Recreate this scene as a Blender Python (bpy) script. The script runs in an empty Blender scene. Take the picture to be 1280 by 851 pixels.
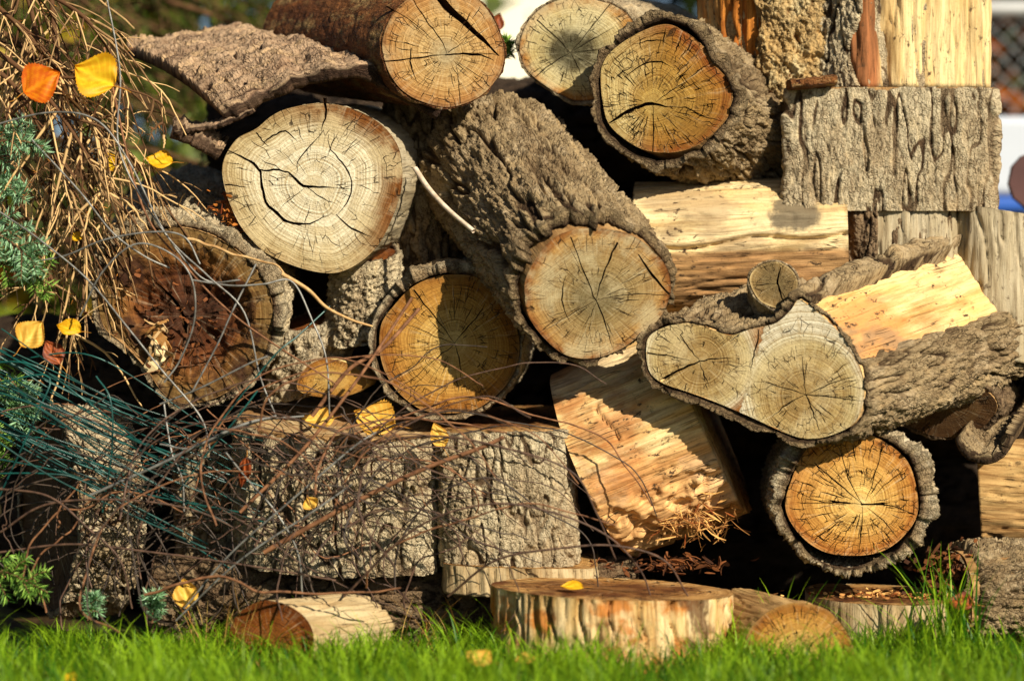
import bpy, math, random
import numpy as np
from mathutils import Vector, Matrix
from mathutils.geometry import delaunay_2d_cdt

random.seed(7)
RNG = np.random.default_rng(11)
scene = bpy.context.scene
COL = scene.collection

# ------------------------------------------------------------------ camera frame
S0 = 1.7 / 1280.0            # metres per photograph pixel on the plane Y = 0
CAM = np.array([0.0, -4.0, 0.5])


def pix(px, py, Y=0.0):
    k = S0 * (4.0 + Y) / 4.0
    return np.array([(px - 640.0) * k, Y, 0.5 + (425.5 - py) * k])


def on_plane(px, py, O, n):
    d = pix(px, py, 0.0) - CAM
    t = np.dot(n, np.asarray(O) - CAM) / np.dot(n, d)
    return CAM + d * t


def nrm(v):
    v = np.asarray(v, float)
    return v / np.linalg.norm(v)


# ------------------------------------------------------------------ noise in numpy
_r = np.random.default_rng(5)
PERM = _r.permutation(256)
GRAD = _r.normal(size=(256, 3)); GRAD /= np.linalg.norm(GRAD, axis=1)[:, None]
JIT = _r.random((256, 3))


def pnoise(P):
    P = np.asarray(P, float)
    i = np.floor(P).astype(np.int64); f = P - i
    u = f * f * f * (f * (f * 6 - 15) + 10)
    out = 0
    for a in (0, 1):
        wa = u[:, 0] if a else 1 - u[:, 0]
        pa = PERM[(i[:, 0] + a) & 255]
        for b in (0, 1):
            wb = u[:, 1] if b else 1 - u[:, 1]
            pb = PERM[(pa + i[:, 1] + b) & 255]
            for c in (0, 1):
                wc = u[:, 2] if c else 1 - u[:, 2]
                g = GRAD[PERM[(pb + i[:, 2] + c) & 255]]
                d = g[:, 0] * (f[:, 0] - a) + g[:, 1] * (f[:, 1] - b) + g[:, 2] * (f[:, 2] - c)
                out = out + wa * wb * wc * d
    return out * 1.6


def fbm(P, oct=4, gain=0.5):
    s = 0; a = 1.0; t = 0
    P = np.asarray(P, float)
    for k in range(oct):
        s = s + a * pnoise(P + 17.3 * k); t += a; a *= gain; P = P * 2.03
    return s / t


def worley(P):
    i = np.floor(P).astype(np.int64)
    f1 = np.full(len(P), 9.0); f2 = np.full(len(P), 9.0); idc = np.zeros(len(P))
    for a in (-1, 0, 1):
        pa = PERM[(i[:, 0] + a) & 255]
        for b in (-1, 0, 1):
            pb = PERM[(pa + i[:, 1] + b) & 255]
            for c in (-1, 0, 1):
                h = PERM[(pb + i[:, 2] + c) & 255]
                q = i + np.array([a, b, c]) + JIT[h] - P
                d = np.sqrt((q * q).sum(1))
                lo = d < f1
                f2 = np.where(lo, f1, np.minimum(f2, d))
                idc = np.where(lo, h / 255.0, idc)
                f1 = np.where(lo, d, f1)
    return f1, f2, idc


def sstep(a, b, x):
    t = np.clip((x - a) / (b - a), 0, 1)
    return t * t * (3 - 2 * t)


# ------------------------------------------------------------------ mesh helpers
def mesh_obj(name, V, polys, mat, parent=None, attrs=None, smooth=True):
    """polys: list of int arrays, each (k, 3) or (k, 4)."""
    V = np.asarray(V, np.float32)
    polys = [np.asarray(p, np.int32) for p in (polys if isinstance(polys, list) else [polys])]
    polys = [p for p in polys if len(p)]
    me = bpy.data.meshes.new(name)
    me.vertices.add(len(V)); me.vertices.foreach_set('co', V.ravel())
    nl = sum(p.size for p in polys); npol = sum(len(p) for p in polys)
    me.loops.add(nl); me.polygons.add(npol)
    me.loops.foreach_set('vertex_index', np.concatenate([p.ravel() for p in polys]))
    tot = np.concatenate([np.full(len(p), p.shape[1], np.int32) for p in polys])
    st = np.concatenate([[0], np.cumsum(tot)[:-1]]).astype(np.int32)
    me.polygons.foreach_set('loop_start', st)
    me.polygons.foreach_set('loop_total', tot)
    me.polygons.foreach_set('use_smooth', np.full(npol, smooth, bool))
    for k, a in (attrs or {}).items():
        a = np.asarray(a, np.float32)
        if a.ndim == 1:
            at = me.attributes.new(k, 'FLOAT', 'POINT'); at.data.foreach_set('value', a)
        else:
            at = me.attributes.new(k, 'FLOAT_VECTOR', 'POINT'); at.data.foreach_set('vector', a.ravel())
    me.update(calc_edges=True)
    if mat:
        me.materials.append(mat)
    o = bpy.data.objects.new(name, me)
    COL.objects.link(o)
    if parent:
        o.parent = parent
    return o


def grid_quads(n, m, wrap=False, off=0):
    """n rows, m columns."""
    i = np.arange(n - 1)[:, None]; mm = m if wrap else m - 1
    j = np.arange(mm)[None, :]
    j2 = (j + 1) % m
    q = np.stack([i * m + j, i * m + j2, (i + 1) * m + j2, (i + 1) * m + j], -1)
    return q.reshape(-1, 4) + off


def tag(o, label=None, cat=None, group=None, kind=None):
    if label: o['label'] = label
    if cat: o['category'] = cat
    if group: o['group'] = group
    if kind: o['kind'] = kind
    return o


def empty(name, loc=(0, 0, 0), label=None, cat=None, group=None):
    o = bpy.data.objects.new(name, None); COL.objects.link(o); o.location = loc
    o.empty_display_size = 0.05
    return tag(o, label, cat, group)


def spline(pts, n, closed=False):
    pts = np.asarray(pts, float)
    if closed:
        P = np.vstack([pts[-1:], pts, pts[:2]])
    else:
        P = np.vstack([2 * pts[0] - pts[1], pts, 2 * pts[-1] - pts[-2]])
    segs = len(P) - 3
    dense = []
    for i in range(segs):
        p0, p1, p2, p3 = P[i:i + 4]
        t = np.linspace(0, 1, 24, endpoint=False)[:, None]
        dense.append(0.5 * ((2 * p1) + (-p0 + p2) * t + (2 * p0 - 5 * p1 + 4 * p2 - p3) * t ** 2 + (-p0 + 3 * p1 - 3 * p2 + p3) * t ** 3))
    dense.append(pts[:1] if closed else pts[-1:])
    D = np.vstack(dense)
    L = np.concatenate([[0], np.cumsum(np.linalg.norm(np.diff(D, axis=0), axis=1))])
    s = np.linspace(0, L[-1], n, endpoint=not closed)
    return np.stack([np.interp(s, L, D[:, k]) for k in range(D.shape[1])], 1)


def tube_arrays(P, rad, sides=6, cap=True):
    P = np.asarray(P, float); n = len(P)
    rad = np.broadcast_to(np.asarray(rad, float), (n,))
    T = np.gradient(P, axis=0); T /= np.linalg.norm(T, axis=1)[:, None] + 1e-12
    N = np.zeros_like(P)
    a = np.array([0.3, 0.2, 0.93]);
    if abs(T[0] @ a) > 0.9: a = np.array([0.9, 0.4, 0.1])
    N[0] = nrm(np.cross(T[0], a))
    for i in range(1, n):
        v = N[i - 1] - T[i] * (N[i - 1] @ T[i]); N[i] = v / (np.linalg.norm(v) + 1e-12)
    B = np.cross(T, N)
    th = np.linspace(0, 2 * math.pi, sides, endpoint=False)
    V = P[:, None, :] + rad[:, None, None] * (np.cos(th)[None, :, None] * N[:, None, :] + np.sin(th)[None, :, None] * B[:, None, :])
    Q = grid_quads(n, sides, True)
    return V.reshape(-1, 3), Q


class Acc:
    """collects vertex/face arrays for ONE mesh object"""
    def __init__(s): s.V = []; s.F3 = []; s.F4 = []; s.n = 0; s.A = []

    def add(s, V, F, a=None):
        F = np.asarray(F) + s.n
        (s.F4 if F.shape[1] == 4 else s.F3).append(F)
        s.V.append(np.asarray(V)); s.n += len(V)
        s.A.append(np.full(len(V), 0.0) if a is None else np.broadcast_to(np.asarray(a, float), (len(V),)))

    def tube(s, P, r, sides=6, a=None):
        V, Q = tube_arrays(P, r, sides); s.add(V, Q, a)

    def build(s, name, mat, parent=None, smooth=True):
        pol = []
        if s.F4: pol.append(np.vstack(s.F4))
        if s.F3: pol.append(np.vstack(s.F3))
        return mesh_obj(name, np.vstack(s.V), pol, mat, parent, {'tint': np.concatenate(s.A)}, smooth)


# ------------------------------------------------------------------ materials
def lin(r, g, b):
    def f(c):
        c /= 255.0
        return c / 12.92 if c <= 0.04045 else ((c + 0.055) / 1.055) ** 2.4
    return (f(r), f(g), f(b), 1.0)


class NT:
    def __init__(s, name):
        s.m = bpy.data.materials.new(name); s.m.use_nodes = True
        s.t = s.m.node_tree; s.b = s.t.nodes['Principled BSDF']
        s.b.inputs['Specular IOR Level'].default_value = 0.18
        s.b.inputs['Roughness'].default_value = 0.85

    def n(s, typ, **kw):
        x = s.t.nodes.new(typ)
        for k, v in kw.items():
            if hasattr(x, k): setattr(x, k, v)
        return x

    def put(s, sock, v):
        if isinstance(v, bpy.types.NodeSocket): s.t.links.new(v, sock)
        elif v is not None: sock.default_value = v

    def math(s, op, a, b=None, c=None, clamp=False):
        x = s.n('ShaderNodeMath', operation=op); x.use_clamp = clamp
        s.put(x.inputs[0], a)
        if b is not None: s.put(x.inputs[1], b)
        if c is not None: s.put(x.inputs[2], c)
        return x.outputs[0]

    def vmath(s, op, a, b=None, scale=None):
        x = s.n('ShaderNodeVectorMath', operation=op); s.put(x.inputs[0], a)
        if b is not None: s.put(x.inputs[1], b)
        if scale is not None: s.put(x.inputs['Scale'], scale)
        return x.outputs['Value'] if op in ('DOT_PRODUCT', 'LENGTH', 'DISTANCE') else x.outputs[0]

    def attr(s, name, vec=False):
        x = s.n('ShaderNodeAttribute', attribute_name=name)
        return x.outputs['Vector'] if vec else x.outputs['Fac']

    def noise(s, vec, scale, detail=3, rough=0.55, dim='3D', w=None, dist=0):
        x = s.n('ShaderNodeTexNoise', noise_dimensions=dim)
        if dim != '1D' and vec is not None: s.put(x.inputs['Vector'], vec)
        if w is not None: s.put(x.inputs['W'], w)
        x.inputs['Scale'].default_value = scale; x.inputs['Detail'].default_value = detail
        x.inputs['Roughness'].default_value = rough; x.inputs['Distortion'].default_value = dist
        return x.outputs['Fac']

    def ramp(s, fac, stops, interp='LINEAR'):
        x = s.n('ShaderNodeValToRGB'); cr = x.color_ramp; cr.interpolation = interp
        while len(cr.elements) < len(stops): cr.elements.new(0.5)
        for e, (p, c) in zip(cr.elements, stops):
            e.position = p; e.color = c if len(c) == 4 else (*c, 1)
        s.put(x.inputs[0], fac)
        return x.outputs['Color']

    def map(s, v, a, b, c=0.0, d=1.0, smooth=True):
        x = s.n('ShaderNodeMapRange')
        x.interpolation_type = 'SMOOTHSTEP' if smooth else 'LINEAR'
        s.put(x.inputs['Value'], v)
        for nm, val in (('From Min', a), ('From Max', b), ('To Min', c), ('To Max', d)): s.put(x.inputs[nm], val)
        return x.outputs[0]

    def mix(s, fac, a, b, mode='MIX'):
        x = s.n('ShaderNodeMix', data_type='RGBA', blend_type=mode)
        s.put(x.inputs['Factor'], fac);
        s.put(x.inputs[6], a); s.put(x.inputs[7], b)
        return x.outputs[2]

    def scale_vec(s, v, sx, sy, sz, off=(0, 0, 0)):
        x = s.n('ShaderNodeMapping'); s.put(x.inputs['Vector'], v)
        x.inputs['Scale'].default_value = (sx, sy, sz); x.inputs['Location'].default_value = off
        return x.outputs[0]

    def bump(s, h, strength, dist, normal=None):
        x = s.n('ShaderNodeBump'); s.put(x.inputs['Height'], h)
        x.inputs['Strength'].default_value = strength; x.inputs['Distance'].default_value = dist
        if normal is not None: s.put(x.inputs['Normal'], normal)
        return x.outputs[0]

    def done(s, color, normal=None, rough=None):
        s.put(s.b.inputs['Base Color'], color)
        if normal is not None: s.put(s.b.inputs['Normal'], normal)
        if rough is not None: s.put(s.b.inputs['Roughness'], rough)
        return s.m


def face_mat(name, stops, stain=None, stain_amt=0.5, side=None, rings=70, saw=(.6, .8, 300, .4), checks=(10, 6, 0.5), seed=0.0, ringc=0.55, bleach=None):
    """end grain: growth rings follow the outline, rays and drying checks run from the pith"""
    N = NT(name)
    ring = N.attr('ring'); pv = N.attr('pv', True); P = N.attr('wc', True)
    P = N.scale_vec(P, 1, 1, 1, (seed, seed * .7, 0))
    dirn = N.vmath('NORMALIZE', pv)
    w1 = N.noise(P, 14, 3, 0.5)
    w2 = N.noise(P, 60, 2, 0.5)
    r = N.math('ADD', ring, N.math('MULTIPLY', N.math('SUBTRACT', w1, 0.5), 0.10))
    r = N.math('ADD', r, N.math('MULTIPLY', N.math('SUBTRACT', w2, 0.5), 0.015))
    col = N.ramp(N.math('ADD', r, N.math('MULTIPLY', N.math('SUBTRACT', N.noise(P, 26, 4, 0.6), 0.5), 0.22)), stops)
    if side:
        (dx, dy, c, r0, r1) = side
        d = N.vmath('DOT_PRODUCT', dirn, (dx, dy, 0.0))
        f = N.math('MULTIPLY', N.map(d, -0.25, 0.75), N.map(r, r0, r1))
        col = N.mix(f, col, c)
    # growth rings
    R1 = N.noise(None, 1.0, 3, 0.7, '1D', N.math('MULTIPLY', r, rings))
    R2 = N.noise(None, 1.0, 1, 0.5, '1D', N.math('MULTIPLY', r, rings * 0.23))
    band = N.math('ADD', N.math('MULTIPLY', N.map(R1, 0.3, 0.7), 0.65), N.math('MULTIPLY', N.map(R2, 0.3, 0.7), 0.35))
    dark = N.mix(1.0, col, (0.40, 0.30, 0.18, 1), 'MULTIPLY')
    col = N.mix(N.math('MULTIPLY', N.math('SUBTRACT', 1.0, band), min(1.0, ringc * 1.25)), col, dark)
    # rays
    cyl = N.vmath('ADD', N.vmath('MULTIPLY', dirn, (16, 16, 0)), N.vmath('SCALE', (0, 0, 1.0), scale=N.math('MULTIPLY', r, 1.6)))
    ray = N.noise(cyl, 1.0, 4, 0.65)
    col = N.mix(N.map(ray, 0.50, 0.74, 0, 0.75), col, N.mix(1.0, col, (0.60, 0.50, 0.36, 1), 'MULTIPLY'))
    col = N.mix(N.map(ray, 0.46, 0.25, 0, 0.25), col, lin(240, 228, 190))
    # weather stains
    if stain:
        f = N.map(N.noise(P, 11, 6, 0.65), 0.46, 0.62, 0, min(1, stain_amt * 1.3))
        col = N.mix(f, col, stain)
    # grey dirt speckle
    sp = N.map(N.noise(P, 240, 3, 0.6), 0.5, 0.74, 0, 0.6)
    col = N.mix(sp, col, N.mix(1.0, col, (0.45, 0.38, 0.30, 1), 'MULTIPLY'))
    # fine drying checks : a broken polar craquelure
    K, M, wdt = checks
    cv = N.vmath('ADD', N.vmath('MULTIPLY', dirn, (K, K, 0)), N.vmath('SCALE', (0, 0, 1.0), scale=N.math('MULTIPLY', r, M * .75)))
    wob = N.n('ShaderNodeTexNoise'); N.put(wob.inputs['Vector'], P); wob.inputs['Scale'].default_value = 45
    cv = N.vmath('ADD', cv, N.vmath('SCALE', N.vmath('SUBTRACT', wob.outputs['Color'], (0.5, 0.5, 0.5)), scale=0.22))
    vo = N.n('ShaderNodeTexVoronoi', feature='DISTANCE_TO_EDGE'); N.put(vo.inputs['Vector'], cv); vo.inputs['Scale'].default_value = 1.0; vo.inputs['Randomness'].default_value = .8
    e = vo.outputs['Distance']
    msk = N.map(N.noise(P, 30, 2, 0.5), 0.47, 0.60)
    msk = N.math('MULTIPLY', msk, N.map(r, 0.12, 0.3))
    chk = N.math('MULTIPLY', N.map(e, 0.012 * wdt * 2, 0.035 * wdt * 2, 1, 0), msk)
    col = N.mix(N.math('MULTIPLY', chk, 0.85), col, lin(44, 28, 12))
    # saw marks
    h = N.math('ADD', N.math('MULTIPLY', band, 0.35), N.math('MULTIPLY', N.noise(P, 320, 3, 0.6), 0.5))
    h = N.math('SUBTRACT', h, N.math('MULTIPLY', chk, 2.2))
    h = N.math('ADD', h, N.math('MULTIPLY', ray, 0.5))
    if saw:
        sd = N.vmath('DOT_PRODUCT', P, (saw[0], saw[1], 0.0))
        sw = N.noise(None, 1.0, 2, 0.6, '1D', N.math('MULTIPLY', sd, saw[2]))
        h = N.math('ADD', h, N.math('MULTIPLY', sw, saw[3]))
        col = N.mix(N.map(sw, 0.52, 0.72, 0, 0.45 * saw[3]), col, N.mix(1.0, col, (0.5, 0.42, 0.34, 1), 'MULTIPLY'))
    nb = N.bump(h, 0.75, 0.0016)
    return N.done(col, nb)


def wood_mat(name, light, mid, dark, xband=None, blob=None, wear=1.0, stain=None, stain_amt=0.6, stain_scale=7, patch=None, patch_amt=0.6, patch_scale=6, pst=.42, seed=0.0, freq=1.0, speck=0.3, gcon=0.5):
    """long grain along wc.z"""
    N = NT(name)
    P = N.scale_vec(N.attr('wc', True), 1, 1, 1, (seed, seed * 1.3, seed * .4))
    wv = N.n('ShaderNodeTexNoise'); N.put(wv.inputs['Vector'], N.scale_vec(P, 1, 1, .35)); wv.inputs['Scale'].default_value = 12
    Pw = N.vmath('ADD', P, N.vmath('SCALE', N.vmath('SUBTRACT', wv.outputs['Color'], (.5, .5, .5)), scale=0.02))
    g1 = N.noise(N.scale_vec(Pw, 1, 1, .055), 170 * freq, 5, 0.7)
    g2 = N.noise(N.scale_vec(Pw, 1, 1, .16), 30 * freq, 5, 0.62)
    col = N.ramp(g2, [(0.20, dark), (0.40, mid), (0.60, light)])
    col = N.mix(N.map(g1, 0.56, 0.36, 0, gcon), col, N.mix(1.0, col, (.42, .33, .23, 1), 'MULTIPLY'))
    if patch:
        f = N.map(N.noise(N.scale_vec(Pw, 1, 1, pst, (3.1, 0, 0)), patch_scale, 5, 0.6), 0.47, 0.62, 0, patch_amt)
        col = N.mix(f, col, patch)
    if stain:
        f = N.map(N.noise(N.scale_vec(P, 1, 1, .55, (0, 5.2, 0)), stain_scale, 6, 0.62), 0.52, 0.60, 0, stain_amt)
        col = N.mix(f, col, stain)
    if xband:
        ax, x0, x1, c_, am = xband
        sx = N.n('ShaderNodeSeparateXYZ'); N.put(sx.inputs[0], N.attr('wc', True))
        xx = N.math('ADD', sx.outputs[ax], N.math('MULTIPLY', N.math('SUBTRACT', g2, .5), .03))
        f = N.math('MULTIPLY', N.map(xx, x0 - .006, x0 + .006), N.map(xx, x1 - .006, x1 + .006, 1, 0))
        col = N.mix(N.math('MULTIPLY', f, am), col, N.ramp(N.math('ADD', N.math('MULTIPLY', g1, .6), N.math('MULTIPLY', g2, .5)), [(.36, (c_[0] * .35, c_[1] * .3, c_[2] * .25, 1)), (.52, c_), (.66, (min(c_[0] * 2.2, 1), min(c_[1] * 2.2, 1), min(c_[2] * 2.1, 1), 1))]))
    if blob:
        (by, bz, ry, rz, bc) = blob
        sx = N.n('ShaderNodeSeparateXYZ'); N.put(sx.inputs[0], N.attr('wc', True))
        d1 = N.math('DIVIDE', N.math('SUBTRACT', sx.outputs[1], by), ry); d2 = N.math('DIVIDE', N.math('SUBTRACT', sx.outputs[2], bz), rz)
        dd = N.math('ADD', N.math('MULTIPLY', d1, d1), N.math('MULTIPLY', d2, d2))
        dd = N.math('ADD', dd, N.math('MULTIPLY', N.math('SUBTRACT', N.noise(P, 38, 5, .65), .5), 2.6))
        col = N.mix(N.map(dd, 1.35, .45, 0, .88), col, bc)
    sp = N.map(N.noise(P, 260, 3, 0.6), 0.52, 0.74, 0, speck)
    col = N.mix(sp, col, N.mix(1.0, col, (.4, .33, .26, 1), 'MULTIPLY'))
    # weathering: grey washes, mould specks in clusters, open grain cracks
    wz = N.map(N.noise(N.scale_vec(P, 1, 1, .4, (1.7, 8, 0)), 14, 6, .65), .50, .68, 0, .55 * wear)
    col = N.mix(wz, col, N.mix(1.0, col, (.60, .56, .50, 1), 'MULTIPLY'))
    ms = N.math('MULTIPLY', N.map(N.noise(N.scale_vec(P, 1, 1, .6), 95, 4, .7), .56, .66), N.map(N.noise(P, 11, 3, .6), .46, .60))
    col = N.mix(N.math('MULTIPLY', ms, .75 * wear), col, lin(74, 56, 38))
    gc = N.noise(N.scale_vec(Pw, 1, 1, .03, (4, 4, 4)), 70, 2, .5)
    gk = N.math('MULTIPLY', N.map(N.math('ABSOLUTE', N.math('SUBTRACT', gc, .5)), .0, .010, 1, 0), N.map(N.noise(P, 17, 2, .5), .50, .60))
    col = N.mix(N.math('MULTIPLY', gk, .8 * min(wear, 1)), col, lin(52, 34, 18))
    h = N.math('SUBTRACT', N.math('ADD', N.math('MULTIPLY', g1, 1.2), N.math('MULTIPLY', g2, 0.6)), N.math('MULTIPLY', gk, 1.2))
    h = N.math('ADD', h, N.math('MULTIPLY', N.noise(P, 300, 3, .6), 0.25))
    return N.done(col, N.bump(h, 0.8, 0.0022))


def bark_mat(name, ridge, furrow, tint, lichen=None, lichen_amt=0.5, seed=0.0, gloss=0.85):
    N = NT(name)
    P = N.scale_vec(N.attr('wc', True), 1, 1, 1, (seed, seed * 1.7, 0))
    h = N.attr('h')
    n1 = N.noise(N.scale_vec(P, 1, 1, .4), 55, 5, 0.65)
    n2 = N.noise(N.scale_vec(P, 1, 1, .5), 13, 4, 0.6)
    n3 = N.noise(P, 330, 4, 0.7)
    col = N.mix(N.map(N.math('ADD', h, N.math('MULTIPLY', N.math('SUBTRACT', n1, .5), .5)), 0.1, 0.6), furrow, ridge)  # furrows coloured dark and ridges light, crevice shade put into the bark's tones
    col = N.mix(N.map(n2, 0.42, 0.62, 0, 0.75), col, tint)
    col = N.mix(N.map(n1, 0.52, 0.72, 0, 0.55), col, N.mix(1.0, col, (1.75, 1.66, 1.5, 1), 'MULTIPLY'))
    col = N.mix(N.map(n3, 0.50, 0.36, 0, 0.8), col, N.mix(1.0, col, (.42, .36, .3, 1), 'MULTIPLY'))
    if lichen:
        f = N.map(N.noise(N.scale_vec(P, 1, 1, .7, (9, 0, 0)), 30, 6, 0.7), 0.50, 0.62, 0, lichen_amt)
        col = N.mix(N.math('MULTIPLY', f, N.map(h, 0.2, 0.6)), col, lichen)
    vv = N.n('ShaderNodeTexVoronoi', feature='DISTANCE_TO_EDGE')
    wob = N.n('ShaderNodeTexNoise'); N.put(wob.inputs['Vector'], P); wob.inputs['Scale'].default_value = 120
    N.put(vv.inputs['Vector'], N.vmath('ADD', N.scale_vec(P, 1, 1, .32), N.vmath('SCALE', N.vmath('SUBTRACT', wob.outputs['Color'], (.5, .5, .5)), scale=.012)))
    vv.inputs['Scale'].default_value = 125
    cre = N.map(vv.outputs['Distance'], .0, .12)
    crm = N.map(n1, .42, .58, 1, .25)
    col = N.mix(N.math('MULTIPLY', N.math('SUBTRACT', 1.0, cre), N.math('MULTIPLY', crm, .6)), col, N.mix(1.0, col, (.40, .32, .24, 1), 'MULTIPLY'))  # fine fissures darkened in the colour too, standing in for crevice shade
    bh = N.math('ADD', N.math('MULTIPLY', n3, 1.3), N.math('MULTIPLY', n1, 1.4))
    bh = N.math('ADD', bh, N.math('MULTIPLY', cre, N.math('MULTIPLY', crm, .9)))
    bh = N.math('ADD', bh, N.math('MULTIPLY', N.noise(N.scale_vec(P, 1, 1, .3), 160, 4, .65), 0.9))
    return N.done(col, N.bump(bh, 1.0, 0.0040), gloss)


def plain_mat(name, c, var=0.35, scale=40, rough=0.7, spec=0.2, c2=None, tint_attr=False, metal=0.0, trans=0.0, bump=0.3):
    N = NT(name)
    tc = N.n('ShaderNodeTexCoord').outputs['Object']
    f = N.noise(tc, scale, 4, 0.6)
    if tint_attr:
        f = N.math('ADD', N.math('MULTIPLY', f, 0.4), N.math('MULTIPLY', N.attr('tint'), 0.6))
    c2 = c2 or (c[0] * (1 - var), c[1] * (1 - var), c[2] * (1 - var), 1)
    col = N.mix(N.map(f, 0.25, 0.75), c2, c)
    N.b.inputs['Specular IOR Level'].default_value = spec
    N.b.inputs['Metallic'].default_value = metal
    m = N.done(col, N.bump(N.noise(tc, scale * 4, 3, .6), bump, 0.001), rough)
    if trans:
        tr = N.n('ShaderNodeBsdfTranslucent'); N.put(tr.inputs['Color'], col)
        mx = N.n('ShaderNodeMixShader'); mx.inputs[0].default_value = trans
        N.t.links.new(N.b.outputs[0], mx.inputs[1]); N.t.links.new(tr.outputs[0], mx.inputs[2])
        N.t.links.new(mx.outputs[0], N.t.nodes['Material Output'].inputs['Surface'])
    return m
# ------------------------------------------------------------------ the log builder
def circ(rx, ry, amp=0.04, seed=0, k=26, arc=None):
    th = np.linspace(0, 2 * math.pi, k, endpoint=False)
    P = np.stack([np.cos(th) * 1.3 + seed * 3.1, np.sin(th) * 1.3, np.full(k, seed * 1.7)], 1)
    r = 1 + amp * 2 * fbm(P, 3)
    return np.stack([rx * r * np.cos(th), ry * r * np.sin(th)], 1)


def inside(poly, Q):
    x, y = Q[:, 0], Q[:, 1]; c = np.zeros(len(Q), bool)
    n = len(poly); j = n - 1
    for i in range(n):
        xi, yi = poly[i]; xj, yj = poly[j]
        if yi != yj:
            c ^= ((yi > y) != (yj > y)) & (x < (xj - xi) * (y - yi) / (yj - yi) + xi)
        j = i
    return c


def polar_R(outline, pith):
    d = outline - pith; a = np.arctan2(d[:, 1], d[:, 0]); r = np.hypot(d[:, 0], d[:, 1])
    o = np.argsort(a); a = a[o]; r = r[o]
    a = np.concatenate([a - 2 * math.pi, a, a + 2 * math.pi]); r = np.concatenate([r, r, r])
    return lambda t: np.interp(t, a, r)


def sliver(pl, w, n=9, jit=0.0006, rng=None):
    """a thin closed polygon round a crack's centre line; w = list of widths along it"""
    P = spline(pl, max(n, 3 * len(pl)))
    P[1:-1] += (rng or RNG).normal(size=(len(P) - 2, 2)) * jit
    T = np.gradient(P, axis=0); T /= np.linalg.norm(T, axis=1)[:, None] + 1e-12
    Nn = np.stack([-T[:, 1], T[:, 0]], 1)
    ww = np.interp(np.linspace(0, 1, len(P)), np.linspace(0, 1, len(w)), w) * 0.5
    ww = ww * (0.8 + 0.4 * (rng or RNG).random(len(P)))
    ww = np.maximum(ww, 0.00012)
    return P, P + Nn * ww[:, None], P - Nn * ww[:, None]


def ring_attr(Q, outline, piths):
    if len(piths) == 1:
        p = piths[0]; R = polar_R(outline, p); d = Q - p
        r = np.hypot(d[:, 0], d[:, 1]); t = np.arctan2(d[:, 1], d[:, 0])
        return r / R(t), np.column_stack([d, np.zeros(len(Q))])
    rs = []; ds = []
    for (x, y, R) in piths:
        d = Q - np.array([x, y]); rs.append(np.hypot(d[:, 0], d[:, 1]) / R); ds.append(d)
    rs = np.array(rs); k = rs.argmin(0); r = rs.min(0)
    d = np.where((k == 0)[:, None], ds[0], ds[1])
    return r, np.column_stack([d, np.zeros(len(Q))])




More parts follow.
